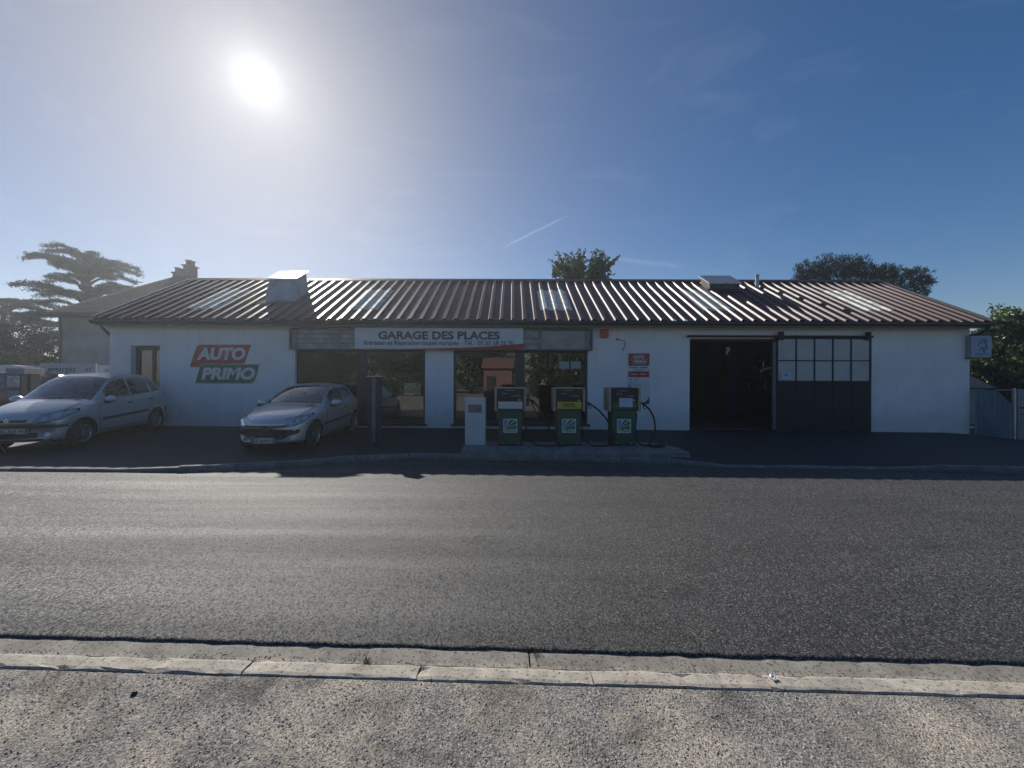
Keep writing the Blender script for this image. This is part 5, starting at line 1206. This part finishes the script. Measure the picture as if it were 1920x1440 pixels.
# standing dispenser with a picture panel
D = 11.2; gl = gz(WX(27, D), D)
dp = empty('picture_dispenser', (WX(27, D), D, gl)); tag(dp, 'grey dispenser with a lit picture panel at the far left edge', 'dispenser')
u = lambda p: WX(p, D) - WX(27, D); zz_ = lambda p: WZ(p, D) - gl
mat('disp_grey', (.26, .25, .26), .5, var=.15, vscale=4); mat('disp_dark', (.045, .04, .05), .5)
MB().box(u(10), u(45), .0, .5, zz_(704), zz_(693)).build('header', M_['disp_grey'], dp, bevel=.01)
MB().box(u(11), u(38), .03, .48, 0, zz_(704) - .002).build('case', M_['disp_dark'], dp)
m, n, l, b = node_mat('picture')
tco = n.new('ShaderNodeTexCoord').outputs['Object']; nt_ = tex(n, l, tco, 'noise', 4.5, 3, .5)
l.new(ramp(n, l, nt_, [(0.3, (.10, .07, .06)), (0.42, (.55, .56, .58)), (0.55, (.22, .22, .21)), (0.62, (.48, .52, .34)), (0.75, (.3, .14, .06))]), b.inputs['Base Color']); b.inputs['Roughness'].default_value = .3
MB().box(u(12), u(35), .018, .029, zz_(729), zz_(707)).build('picture_panel', M_['picture'], dp)
MB().box(u(12.5), u(34), .015, .029, zz_(752), zz_(735)).build('lower_panel', mat('disp_panel', (.27, .26, .33), .5, var=.1, vscale=3), dp)
MB().box(u(38) + .002, u(41), .2, .3, 0, zz_(705)).build('side_post', M_['disp_dark'], dp)
# pale pump-like post beyond
D = 12.4; q = empty('meter_post', (WX(60, D), D, gz(WX(60, D), D))); tag(q, 'slim grey post with two small white boxes left of the gas cage', 'post')
g0 = gz(WX(60, D), D)
MB().box(-.05, .07, 0, .08, 0, WZ(718, D) - g0).build('post', M_['cage_grey'], q)
for a in (-.055, .005): MB().box(a, a + .045, -.03, -.001, WZ(715, D) - g0, WZ(711, D) - g0).build('meter_box', M_['cabinet_white'], q)
MB().box(-.055, -.02, -.03, -.001, WZ(720, D) - g0, WZ(717, D) - g0).build('meter_box', M_['cabinet_white'], q)
# red car cut by the picture edge, and a white van beyond
c4 = make_car('parked_car', MPV, redp); tag(c4, 'dark red car cut off by the left edge of the picture', 'car', 'cars parked on the forecourt')
place_car(c4, (-18.6, 13.2), (-1.0, -.10), MPV)
van = empty('white_van', (-19.6, 17.0, .3), R(3)); tag(van, 'white van with bright roof beyond the dispenser at the far left', 'van')
mat('van_white', (.55, .56, .58), .4, 0, var=.06, vscale=2, coat=.5)
prof = [(-2.4, .35), (2.3, .35), (2.45, .8), (2.2, 1.05), (1.55, 1.2), (.95, 1.72), (-1.4, 1.98), (-2.3, 1.93), (-2.45, 1.2)]
MB().prism(prof, -.85, .85, 'y').build('body', M_['van_white'], van, bevel=.06)
MB().prism([(1.45, 1.22), (.95, 1.64), (.1, 1.70), (.1, 1.22)], -.858, .858, 'y').build('side_window', M_['car_glass'], van)
for ax in (-1.55, 1.5):
    for s in (-1, 1): make_wheel(.31, .2, 'five', van, (ax, s * .78, .31), s)
for s in (-1, 1): MB().box(2.2, 2.42, s * .6 - .15, s * .6 + .15, .75, .92).build('headlight', M_['lamp_reflector'], van)

# house behind, hip roof with two chimneys
H0 = empty('neighbour_house', (-19.5, 22, 0)); H0.location = (0, 0, 0); tag(H0, 'grey rendered house with hipped tile roof and chimneys behind the left end of the garage', 'house')
D = 20.6; hx0, hx1 = WX(112, D), -14.8; hz = WZ(594, D)
MB().box(hx0, hx1, D, D + 9, -.2, hz).build('wall', M_['house_wall'], H0)
ex0, ex1, ey0, ey1 = WX(84, 20.0), -14.0, 20.0, 30.2; ez = WZ(589, 20.0)
rx0, rx1, ry, rz_ = WX(333, 25.0), WX(352, 25.0), 25.0, WZ(519, 25.0)
V = [(ex0, ey0, ez), (ex1, ey0, ez), (ex1, ey1, ez), (ex0, ey1, ez), (rx0, ry, rz_), (rx1, ry, rz_)]
V += [(a, b_, c_ - .16) for a, b_, c_ in V[:4]]
rf = MB().add(V, [(0, 1, 5, 4), (1, 2, 5), (2, 3, 4, 5), (3, 0, 4), (6, 7, 1, 0), (7, 8, 2, 1), (8, 9, 3, 2), (9, 6, 0, 3), (9, 8, 7, 6)]).build('roof', M_['house_tile'], H0)
# tile courses as raised rows on the front slope
rowm = MB()
for i in range(34):
    t = i / 34; a = Vector((ex0 + (rx0 - ex0) * t, ey0 + (ry - ey0) * t, ez + (rz_ - ez) * t)); b2 = Vector((ex1 + (rx1 - ex1) * t, ey0 + (ry - ey0) * t, ez + (rz_ - ez) * t))
    d_ = Vector((0, -.03, .035)); up_ = Vector((0, (ry - ey0) / 34, (rz_ - ez) / 34))
    rowm.add([a + d_, b2 + d_, b2 + up_ + Vector((0, 0, .004)), a + up_ + Vector((0, 0, .004)), a - Vector((0, .0, .02)), b2 - Vector((0, .0, .02))], [(0, 1, 2, 3), (4, 5, 1, 0)])
ro = rowm.build('tile_courses', M_['house_tile'], H0); ro['kind'] = 'stuff'
for px, w_, top, Dc in ((356.5, 13, 491, 25.4), (335.5, 10, 505, 25.2)):
    cx_ = WX(px, Dc); k = Dc / F; ch = empty('chimney', parent=H0)
    MB().box(cx_ - w_ * k / 2, cx_ + w_ * k / 2, Dc - .3, Dc + .3, rz_ - 1.2, WZ(top + 10, Dc)).build('stack', M_['chimney_brick'], ch)
    MB().box(cx_ - w_ * k * .60, cx_ + w_ * k * .60, Dc - .40, Dc + .40, WZ(top + 11.5, Dc), WZ(top + 9.5, Dc)).build('chimney_slab', M_['chimney_brick'], ch)
    MB().box(cx_ - w_ * k * .3, cx_ + w_ * k * .3, Dc - .2, Dc + .2, WZ(top + 9.4, Dc), WZ(top + 1.5, Dc)).build('chimney_pot', M_['chimney_brick'], ch)
    MB().box(cx_ - w_ * k * .38, cx_ + w_ * k * .38, Dc - .25, Dc + .25, WZ(top + 1.4, Dc), WZ(top, Dc)).build('chimney_cap', M_['chimney_brick'], ch)
MB().tube([(hx0 + .06, D - .06, 0.2), (hx0 + .06, D - .06, hz - .02)], .05, 8).build('downpipe', M_['gutter_dark'], H0)
MB().tube([(ex0, ey0 - .06, ez - .1), (ex1, ey0 - .06, ez - .1)], .07, 8).build('eaves_gutter', M_['gutter_dark'], H0)

# ------------------------------------------------------------------ right end: sheet fence, post, grey panel, low shed
fe = empty('sheet_fence', (XR + .3, 11.7, 0)); fe.location = (0, 0, 0); tag(fe, 'pale blue corrugated sheet fence at the right end of the garage', 'fence')
fa, fb = Vector((XR + .04, 11.70, 0)), Vector((WX(1899, 11.15), 11.15, 0)); nsh = 8
for i in range(nsh):
    a = fa + (fb - fa) * (i / nsh); b2 = fa + (fb - fa) * ((i + 1) / nsh); d = (b2 - a); nrm = Vector((d.y, -d.x, 0)).normalized()
    pts = [(0, 0), (.12, 0), (.22, .035), (.52, .035), (.62, 0), (1.0, 0)]
    Dm = (a.y + b2.y) / 2
    def topz(p): px_ = 960 + F * p.x / p.y; return WZ(728.5 if px_ < 1868 else 728.5 + (px_ - 1868) * .9, p.y)
    vv = []
    for t, o_ in pts:
        p = a + d * t + nrm * o_; vv += [(p.x, p.y, T(p.x) + .02), (p.x, p.y, topz(p))]
    np_ = len(vv); vv += [(x_ - nrm.x * .006, y_ - nrm.y * .006, z_) for x_, y_, z_ in vv]
    ff = [(2 * j, 2 * j + 2, 2 * j + 3, 2 * j + 1) for j in range(5)] + [(np_ + 2 * j + 1, np_ + 2 * j + 3, np_ + 2 * j + 2, np_ + 2 * j) for j in range(5)] + [(2 * j + 1, 2 * j + 3, np_ + 2 * j + 3, np_ + 2 * j + 1) for j in range(5)]
    meshobj('fence_sheet', vv, ff, M_['blue_sheet'], fe)
MB().tube([(fa.x + .5, fa.y - .12, WZ(729.5, 11.5)), (fb.x, fb.y + .03, WZ(728.5, 11.15))], .018, 6).build('top_rail', M_['galvanised'], fe)
MB().box(fb.x + .005, fb.x + .065, fb.y - .03, fb.y + .03, -.1, WZ(725, fb.y)).build('post', M_['galvanised'], fe)
gpn = empty('grey_panel', (fb.x + .1, fb.y - .04, -.05)); tag(gpn, 'grey metal panel with round marks at the right edge of the picture', 'panel')
MB().box(0, 1.3, 0, .05, 0, WZ(727, fb.y) + .05).build('panel_sheet', M_['grey_panel'], gpn, bevel=.006)
for (cx_, cz_, rr2) in ((.34, 1.38, .12), (.42, .42, .13)):
    MB().lathe([(rr2, -.006), (rr2, -.001), (rr2 * .8, -.001), (rr2 * .8, -.006), (rr2, -.006)], 22, 'y', (cx_, 0, cz_)).lathe([(rr2 * .45, -.006), (rr2 * .45, -.001), (.001, -.001), (.001, -.006), (rr2 * .45, -.006)], 16, 'y', (cx_, 0, cz_)).build('round_mark', M_['car_dark_plastic'], gpn)
MB().box(.05, 1.2, -.004, -.0005, .80, .825).box(.05, .5, -.004, -.0005, .98, 1.03).build('painted_line', M_['car_dark_plastic'], gpn)
sh = empty('low_shed', (16.0, 15.5, 0)); tag(sh, 'low shed with pale roof behind the blue sheet fence', 'shed')
sh.location = (0, 0, 0)
D = 15.2
MB().box(WX(1760, D), WX(1846, D), D, D + 3, 0, WZ(726, D)).build('shed_wall', M_['grey_panel'], sh)
MB().prism([(WX(1740, D), WZ(724.5, D)), (WX(1855, D), WZ(724.5, D)), (WX(1815, D), WZ(705, D)), (WX(1780, D), WZ(700, D))], D - .2, D + 3.2, 'y').build('shed_roof', mat('shed_roof', (.22, .215, .23), .6, var=.2, vscale=3), sh)

# ------------------------------------------------------------------ trees and shrubs
def leaf_faces(C, size, rs, elong=1.6, flat=0.0, axis=None):
    """one diamond leaf per centre; returns verts and faces"""
    n_ = len(C); d = rs.randn(n_, 3); 
    if axis is not None: d = axis + d * .35
    d[:, 2] *= (1 - flat * .6); d /= np.linalg.norm(d, axis=1)[:, None]
    r = rs.randn(n_, 3); 
    if flat: r[:, 2] *= (1 - flat)
    s = np.cross(d, r); s /= (np.linalg.norm(s, axis=1)[:, None] + 1e-9)
    L_ = (size * (.6 + .8 * rs.rand(n_)))[:, None]; W_ = L_ / elong
    V = np.stack([C - d * L_ * .5, C + s * W_ * .5 - d * L_ * .05, C + d * L_ * .5, C - s * W_ * .5 - d * L_ * .05], 1).reshape(-1, 3)
    Fc = np.arange(n_ * 4).reshape(-1, 4)
    return V, Fc
def np_mesh(name, V, Fc, mtl, parent):
    me = bpy.data.meshes.new(name); nv, nf = len(V), len(Fc)
    me.vertices.add(nv); me.vertices.foreach_set('co', np.asarray(V, dtype=np.float32).ravel())
    k = Fc.shape[1]; me.loops.add(nf * k); me.loops.foreach_set('vertex_index', Fc.astype(np.int32).ravel())
    me.polygons.add(nf); me.polygons.foreach_set('loop_start', np.arange(0, nf * k, k, dtype=np.int32))
    me.update(calc_edges=True); me.materials.append(mtl)
    return link(bpy.data.objects.new(name, me), parent)
def limb(mb, p0, p1, r0, r1, rs, bend=.12, n_=5):
    p0, p1 = np.array(p0, float), np.array(p1, float); L_ = np.linalg.norm(p1 - p0); pts = []
    for i in range(n_ + 1):
        t = i / n_; q = p0 + (p1 - p0) * t + rs.randn(3) * bend * L_ * .25 * math.sin(math.pi * t); pts.append(tuple(q))
    mb.tube(pts, [r0 + (r1 - r0) * i / n_ for i in range(n_ + 1)], 6); return pts
def broadleaf(name, label, base, top, centre, rad, nclump, nleaf, lsize, mtl, seed, cat='tree', group=None, shell=.55, clr=.55, trunk=.14):
    rs = np.random.RandomState(seed); base = np.array(base, float)
    e = empty(name, tuple(base)); tag(e, label, cat, group)
    c = np.array(centre, float) - base; rad = np.array(rad, float)
    cl = []
    while len(cl) < nclump:
        p = rs.uniform(-1, 1, 3); rr = np.linalg.norm(p)
        if rr > 1 or rr < shell * rs.rand() : continue
        if p[2] < -.55 and rs.rand() < .5: continue
        cl.append(c + p * rad * rs.uniform(.82, 1.08))
    cl = np.array(cl); tb = MB(); fork = c * np.array([.6, .6, 1]) + np.array([0, 0, -rad[2] * .65])
    limb(tb, (0, 0, -.2), fork, trunk, trunk * .7, rs, .1)
    tb.build('trunk', M_['bark'], e, smooth=True)
    bb = MB()
    for i in range(0, len(cl), max(1, len(cl) // 26)): limb(bb, fork, cl[i], trunk * .45, .012, rs, .3)
    bo = bb.build('limbs', M_['bark'], e, smooth=True); bo['kind'] = 'stuff'
    crad = clr * (rad[0] * rad[1] * rad[2] / nclump) ** (1 / 3.) * 1.6
    pts = np.concatenate([q + rs.randn(nleaf, 3) * crad * np.array([.5, .5, .42]) * rs.uniform(.6, 1.3) for q in cl])
    V, Fc = leaf_faces(pts, lsize, rs)
    o = np_mesh('crown', V, Fc, mtl, e); o['kind'] = 'stuff'
    return e
# cherry-like tree rising behind the ridge, with long upright shoots
def shoot_tree(name, label, base, centre, rad, seed):
    e = broadleaf(name, label, base, None, centre, rad, 46, 90, .20, M_['leaf_mid'], seed)
    rs = np.random.RandomState(seed + 1); c = np.array(centre) - np.array(base); mb = MB(); P = []; A = []
    for i in range(46):
        a = rs.uniform(-1, 1); th = rs.uniform(-1.25, 1.25)
        p0 = c + np.array([math.sin(th) * rad[0] * .75, rs.uniform(-.6, .6) * rad[1], math.cos(th) * rad[2] * .55])
        d = np.array([math.sin(th) * .9 + rs.randn() * .15, rs.randn() * .25, .55 + .5 * abs(math.cos(th))]); d /= np.linalg.norm(d); ln = rs.uniform(.5, 1.15)
        p1 = p0 + d * ln; mb.tube([tuple(p0), tuple((p0 + p1) / 2 + rs.randn(3) * .03), tuple(p1)], [.018, .012, .005], 5)
        for t in np.linspace(.15, 1.0, 30): P.append(p0 + d * ln * t + rs.randn(3) * .06); A.append(d * .5 + rs.randn(3) * .6)
    o = mb.build('shoots', M_['bark'], e); o['kind'] = 'stuff'
    V, Fc = leaf_faces(np.array(P), .20, rs, 2.0, axis=np.array(A)); o = np_mesh('shoot_leaves', V, Fc, M_['leaf_mid'], e); o['kind'] = 'stuff'
D = 24.0
shoot_tree('cherry_tree', 'leafy tree with upright shoots rising behind the middle of the roof', (WX(1092, D), D, .1), (WX(1090, D), D, WZ(518, D)), (1.95, 1.9, .95), 21)
# scots-pine-like trees behind the right of the roof
def pine(name, label, base, clumps, seed, group):
    rs = np.random.RandomState(seed); base = np.array(base, float); e = empty(name, tuple(base)); tag(e, label, 'tree', group)
    top = max(clumps, key=lambda c: c[2]); tb = MB(); fk = np.array([0, 0, top[2] - base[2] - 3.4]); limb(tb, (0, 0, -.2), fk, .24, .16, rs, .05); tb.build('trunk', M_['bark'], e, smooth=True)
    bb = MB(); P = []; A = []
    for (x, y, z, r) in clumps:
        q = np.array([x, y, z]) - base; limb(bb, fk + np.array([0, 0, rs.uniform(-.6, 1.2)]), q, .09, .03, rs, .2)
        for _ in range(int(105 * r * r) + 26):
            u_ = rs.randn(3); u_ /= np.linalg.norm(u_); t_ = q + u_ * r * rs.uniform(.45, 1.3) * np.array([1, 1, .8])
            for _ in range(20): P.append(t_ + rs.randn(3) * .085); A.append(u_ * .6 + np.array([0, 0, .35]) + rs.randn(3) * .5)
    o = bb.build('limbs', M_['bark'], e, smooth=True); o['kind'] = 'stuff'
    V, Fc = leaf_faces(np.array(P), .17, rs, 4.2, axis=np.array(A)); o = np_mesh('crown', V, Fc, M_['needle_dark'], e); o['kind'] = 'stuff'
D = 30.0
def cl(px, py, rpx, dy=0): return (WX(px, D + dy), D + dy, WZ(py, D + dy), rpx / F * (D + dy))
pine('pine_tree', 'broad dark pine behind the right part of the roof', (WX(1570, D), D, .1), [cl(1520, 502, 20), cl(1552, 496, 22, 1), cl(1582, 494, 20), cl(1610, 500, 22, .6), cl(1632, 508, 16), cl(1505, 516, 15, .5), cl(1560, 516, 26), cl(1600, 522, 26, -.6), cl(1530, 522, 20), cl(1640, 526, 20, 1)], 31, 'pines behind the roof')
pine('pine_tree', 'smaller dark pine further right, reaching below the roof verge', (WX(1690, D + 1), D + 1, .1), [cl(1665, 505, 15, 1), cl(1690, 512, 16, 1.5), cl(1722, 514, 16, .8), cl(1735, 526, 11, 1), cl(1660, 526, 20, 1), cl(1700, 534, 20, 1), cl(1725, 546, 12, 1), cl(1680, 550, 18, 1.5)], 32, 'pines behind the roof')
# cedar with tiers of flat sprays
def cedar(name, label, base, H, tiers, seed):
    rs = np.random.RandomState(seed); base = np.array(base, float); e = empty(name, tuple(base)); tag(e, label, 'tree')
    tb = MB(); tb.tube([(0, 0, -.2), (.05, 0, H * .3), (-.1, .1, H * .6), (.0, 0, H * .8), (.1, 0, H * .90)], [.42, .34, .25, .14, .05], 10); tb.build('trunk', M_['bark'], e, smooth=True)
    bb = MB(); P = []; A = []
    for (z0, ln, rise, cnt) in tiers:
        a0 = rs.rand() * 6.28
        for i in range(cnt):
            az = a0 + 2 * math.pi * i / cnt + rs.randn() * .25; l_ = ln * rs.uniform(.55, 1.12); d = np.array([math.cos(az), math.sin(az)]); pts = []; dz0 = rs.randn() * .28
            for t in np.linspace(0, 1, 9):
                r_ = l_ * t; z = z0 * H + dz0 + l_ * (rise * 1.25 * math.sin(min(1, t * 1.15) * 1.75) - .16 * t * t * (1.3 if rise < .45 else .6)) + rs.randn() * .05
                pts.append((d[0] * r_ + rs.randn() * .05, d[1] * r_ + rs.randn() * .05, z))
            bb.tube(pts, list(np.linspace(.11, .015, 9)), 5)
            pt = np.array(pts); side = np.array([-d[1], d[0], 0])
            for t in np.linspace(.28, 1.0, int(8 + l_ * 3.2)):
                k_ = t * 8; i0 = min(int(k_), 7); q = pt[i0] + (pt[i0 + 1] - pt[i0]) * (k_ - i0)
                for s in (-1, 1):
                    sl_ = (.35 + 1.1 * math.sin(math.pi * min(.95, t * .8))) * rs.uniform(.5, 1.1) * l_ / 5.5
                    dirs = side * s * .8 + np.array([d[0], d[1], 0]) * rs.uniform(.3, .9) + np.array([0, 0, rs.uniform(-.22, .06)])
                    m_ = int(4 + sl_ * 7)
                    for u_ in np.linspace(.1, 1, m_):
                        cpt = q + dirs * sl_ * u_ + np.array([0, 0, .06])
                        for _ in range(4): P.append(cpt + rs.randn(3) * np.array([.10, .10, .06])); A.append(np.array([rs.randn(), rs.randn(), .45 + .3 * rs.randn()]))
    o = bb.build('limbs', M_['bark'], e, smooth=True); o['kind'] = 'stuff'
    V, Fc = leaf_faces(np.array(P), .19, rs, 4.5, axis=np.array(A)); o = np_mesh('crown', V, Fc, M_['needle_cedar'], e); o['kind'] = 'stuff'
D = 31.0
HC = WZ(452, D)
cedar('cedar_tree', 'tall spreading cedar with flat tiers of branches at the far left', (WX(163, D), D, 0), HC * .945, [(z_, l_ * .69, r_, c_) for z_, l_, r_, c_ in ((.44, 6.8, .02, 8), (.51, 6.8, .18, 8), (.58, 6.2, .28, 7), (.64, 5.6, .34, 7), (.70, 5.0, .40, 7), (.76, 4.5, .44, 8), (.81, 4.1, .42, 8), (.85, 3.8, .38, 8), (.885, 3.2, .30, 7))], 41)
D = 35.0
cedar('cedar_tree', 'lower dark cedar at the left edge behind the shrubs', (WX(5, D), D, 0), WZ(560, D), [(.35, 6.5, .12, 9), (.48, 6.2, .2, 9), (.62, 5.6, .28, 9), (.76, 4.8, .3, 9), (.88, 3.6, .3, 8)], 43)
broadleaf('yew_tree', 'dark dense evergreen between the house wall and the left edge', (WX(62, 25), 25, 0), None, (WX(58, 25), 25, 2.35), (2.3, 1.7, 3.2), 150, 110, .13, M_['needle_dark'], 51, shell=.4)
broadleaf('yew_tree', 'dark dense evergreen cut off by the left edge of the picture', (WX(-25, 26), 26, 0), None, (WX(-25, 26), 26, 2.5), (2.6, 1.8, 3.5), 150, 110, .13, M_['needle_dark'], 52, shell=.4)
D = 21.0
broadleaf('flowering_shrub', 'sunlit pale green shrub behind the dispenser at left', (WX(30, D), D, .2), None, (WX(28, D), D, 2.15), (1.9, 1.1, 1.05), 110, 120, .13, M_['leaf_bright'], 61, 'shrub', shell=.4, trunk=.06)
broadleaf('hedge_shrub', 'dark shrub below the pale shrub at the far left', (WX(85, 22), 22, .2), None, (WX(80, 22), 22, 1.2), (1.6, 1.0, 1.3), 90, 110, .12, M_['leaf_dark'], 62, 'shrub', shell=.4, trunk=.06)
D = 16.2
broadleaf('laurel_tree', 'bushy green tree beyond the blue fence at the right edge', (WX(1905, D), D, 0), None, (WX(1908, D), D, 2.75), (2.0, 1.7, 1.95), 190, 120, .16, M_['leaf_mid'], 71, shell=.35, clr=.6)
broadleaf('hedge_shrub', 'dark hedge shrub close behind the blue fence at right', (WX(1850, 15.8), 15.8 + .9, 0), None, (WX(1862, 16.4), 16.4, 1.55), (1.15, .8, 1.35), 90, 100, .13, M_['leaf_dark'], 72, 'shrub', shell=.3, trunk=.06)

# ------------------------------------------------------------------ across the road behind the photographer (seen in the shop windows)
for i, (x, y, h, w_, lab) in enumerate(((-22, -21, 6.5, 5.0, 'leafy tree behind the photographer, mirrored at the left end of the shop windows'), (-12.5, -23, 6.8, 5.2, 'tall leafy tree behind the photographer, mirrored in the left shop window'), (-3.5, -24, 6.6, 5.0, 'leafy tree behind the orange shed, mirrored in the right shop window'), (6.0, -22, 6.2, 5.0, 'leafy tree behind the photographer, mirrored above the fuel pumps'), (15, -23, 6.6, 5.2, 'leafy tree across the road facing the garage doorway'), (24.5, -21, 6.0, 5.0, 'leafy tree across the road facing the right end of the garage'))):
    broadleaf('roadside_tree', lab, (x, y, -.02), None, (x, y, h * .48), (w_, w_ * .7, h * .50), 170, 90, .28, M_['leaf_mid'], 80 + i, group='trees across the road', shell=.5)
for i, x in enumerate((-21, -15, -9.2, 4.6, 10.5, 16.5)):
    broadleaf('roadside_hedge', 'clipped hedge bush across the road, ' + ('first', 'second', 'third', 'fourth', 'fifth', 'sixth')[i] + ' from the left in the window reflections', (x, -15.5, -.02), None, (x, -15.5, 1.0), (3.3, 1.0, 1.3), 120, 80, .17, M_['leaf_mid'], 180 + i, 'hedge', 'hedge bushes across the road', shell=.5, trunk=.05)
os_ = empty('orange_shed', (-2.6, -14, -.02)); tag(os_, 'low orange rendered shed across the road mirrored in the right shop window', 'shed')
mat('orange_render', (.24, .13, .105), .85, var=.15, vscale=1.5)
MB().box(-.2, 2.6, -4, 0, 0, 2.9).build('shed_wall', M_['orange_render'], os_)
MB().prism([(-4.3, 2.85), (-2, 3.9), (.3, 2.85), (.3, 2.95), (-2, 4.02), (-4.3, 2.95)], -.4, 2.8, 'x').build('roof', mat('shed_tile', (.20, .11, .085), .8, var=.3, vscale=5), os_)
MB().box(.1, 1.0, .002, .05, .0, 2.1).build('door', M_['window_frame'], os_)

# the photographer's companion mirrored in the glass: one continuous skinned figure
def person(name, label, loc, rz):
    e = empty(name, loc, rz); tag(e, label, 'person')
    def skin(nm, joints, edges, m, par, sub=2):
        me = bpy.data.meshes.new(nm); me.from_pydata([j[0] for j in joints], edges, []); o = link(bpy.data.objects.new(nm, me))
        sk = o.modifiers.new('s', 'SKIN'); ss = o.modifiers.new('d', 'SUBSURF'); ss.levels = sub; ss.render_levels = sub
        for sv, j in zip(me.skin_vertices[0].data, joints): sv.radius = (j[1], j[2] if len(j) > 2 else j[1])
        me.skin_vertices[0].data[0].use_root = True
        dg = bpy.context.evaluated_depsgraph_get(); m2 = bpy.data.meshes.new_from_object(o.evaluated_get(dg)); COL.objects.unlink(o); bpy.data.objects.remove(o)
        m2.name = nm; m2.materials.clear(); m2.materials.append(m); m2.polygons.foreach_set('use_smooth', [True] * len(m2.polygons)); m2.polygons.foreach_set('material_index', [0] * len(m2.polygons))
        return link(bpy.data.objects.new(nm, m2), par)
    skinm = mat('skin', (.45, .27, .20), .6, var=.08, vscale=9); shirt = mat('white_shirt', (.72, .71, .70), .8, var=.08, vscale=9, bump=.2, bscale=25); tro = mat('pink_trousers', (.42, .20, .18), .8, var=.12, vscale=9, bump=.2, bscale=25)
    J = [((0, 0, .98), .145, .11), ((0, 0, 1.12), .13, .10), ((0, 0, 1.32), .165, .11), ((0, 0, 1.45), .10, .08), ((0, 0, 1.52), .055, .055), ((0, .02, 1.60), .075, .085), ((0, .02, 1.70), .078, .095), ((0, .015, 1.77), .05, .06),
         ((.18, 0, 1.41), .06), ((.25, .10, 1.20), .048), ((.13, .30, 1.32), .036), ((.08, .38, 1.38), .03), ((-.18, 0, 1.41), .06), ((-.25, .10, 1.20), .048), ((-.13, .30, 1.32), .036), ((-.08, .38, 1.38), .03),
         ((.10, 0, .88), .095, .10), ((.11, .02, .50), .065), ((.11, -.01, .10), .042), ((.11, .05, .04), .04), ((.12, .16, .035), .035), ((-.10, 0, .88), .095, .10), ((-.11, .02, .50), .065), ((-.11, -.01, .10), .042), ((-.11, .05, .04), .04), ((-.12, .16, .035), .035)]
    E = [(0, 1), (1, 2), (2, 3), (3, 4), (4, 5), (5, 6), (6, 7), (3, 8), (8, 9), (9, 10), (10, 11), (3, 12), (12, 13), (13, 14), (14, 15), (0, 16), (16, 17), (17, 18), (18, 19), (19, 20), (0, 21), (21, 22), (22, 23), (23, 24), (24, 25)]
    skin('body', J, E, skinm, e)
    g_ = lambda i, k: (J[i][0], J[i][1] * k, (J[i][2] if len(J[i]) > 2 else J[i][1]) * k)
    skin('shirt', [((0, 0, 1.0), .165, .128), g_(1, 1.16), g_(2, 1.12), ((0, 0, 1.44), .11, .09), g_(8, 1.22), ((.222, .06, 1.29), .064), g_(12, 1.22), ((-.222, .06, 1.29), .064)], [(0, 1), (1, 2), (2, 3), (3, 4), (4, 5), (3, 6), (6, 7)], shirt, e)
    skin('trousers', [((0, 0, 1.0), .155, .12), ((.10, 0, .86), .112, .115), ((.11, .02, .50), .085), ((.11, -.01, .12), .068), ((-.10, 0, .86), .112, .115), ((-.11, .02, .50), .085), ((-.11, -.01, .12), .068)], [(0, 1), (1, 2), (2, 3), (0, 4), (4, 5), (5, 6)], tro, e)
    bm = bmesh.new(); bmesh.ops.create_uvsphere(bm, u_segments=18, v_segments=12, radius=1)
    for q in bm.verts: q.co = Vector((q.co.x * .098, q.co.y * .112 - .012 - (.02 if q.co.z < 0 else 0), q.co.z * .115 + 1.715)) if not (q.co.y > .25 and q.co.z < .35) else Vector((q.co.x * .085, .02, q.co.z * .10 + 1.715))
    for q in bm.faces: q.smooth = True
    m2 = bpy.data.meshes.new('hair'); bm.to_mesh(m2); bm.free(); m2.materials.append(mat('hair_brown', (.05, .03, .02), .6, var=.3, vscale=30)); link(bpy.data.objects.new('hair', m2), e)
    fm_ = mat('face_dark', (.03, .02, .02), .4)
    for s in (-1, 1): MB().lathe([(.001, .002), (.009, 0), (.001, -.002)], 8, 'y', (s * .03, .112, 1.67)).build('eye', fm_, e)
    MB().add([(-.012, .105, 1.645), (.012, .105, 1.645), (0, .135, 1.64), (0, .105, 1.68)], [(0, 1, 2), (0, 2, 3), (1, 3, 2)]).build('nose', skinm, e)
    MB().box(-.022, .022, .10, .112, 1.603, 1.61).build('mouth', mat('lips', (.32, .12, .10), .5), e)
    for s in (-1, 1):
        hd = empty('hand', parent=e)
        for k_, (dx, ln) in enumerate(((-.022, .055), (-.008, .065), (.008, .062), (.021, .05))):
            MB().tube([(s * .075 + dx * .3, .39, 1.385 + dx), (s * .05 + dx * .2, .415, 1.40 + dx), (s * .05 - s * ln * .4, .425, 1.405 + dx)], [.009, .0085, .006], 6).build('finger', skinm, hd)
        MB().tube([(s * .08, .385, 1.40), (s * .06, .40, 1.43), (s * .045, .40, 1.445)], [.011, .010, .007], 6).build('thumb', skinm, hd)
    return e
pe = person('person', 'person in white top and pinkish trousers, mirrored in the right shop window', (1.95, -.35, -.026), 0)
o = MB().box(1.95 - .075, 1.95 + .075, -.35 + .425, -.35 + .434, 1.345, 1.42).build('phone', M_['car_black']); tag(o, 'dark phone held up by the person mirrored in the window', 'phone')

# ------------------------------------------------------------------ hazy morning air
hz_ = MB().box(-420, 420, -420, 420, -1.6, 16.8)
hm = bpy.data.materials.new('haze'); hm.use_nodes = True; hn, hl = hm.node_tree.nodes, hm.node_tree.links; hn.clear()
ho = hn.new('ShaderNodeOutputMaterial'); pv = hn.new('ShaderNodeVolumePrincipled'); pv.inputs['Color'].default_value = (.88, .94, 1, 1); pv.inputs['Density'].default_value = 0.0019; pv.inputs['Anisotropy'].default_value = 0.66
hl.new(pv.outputs[0], ho.inputs['Volume'])
tag(hz_.build('haze', hm), kind='stuff')
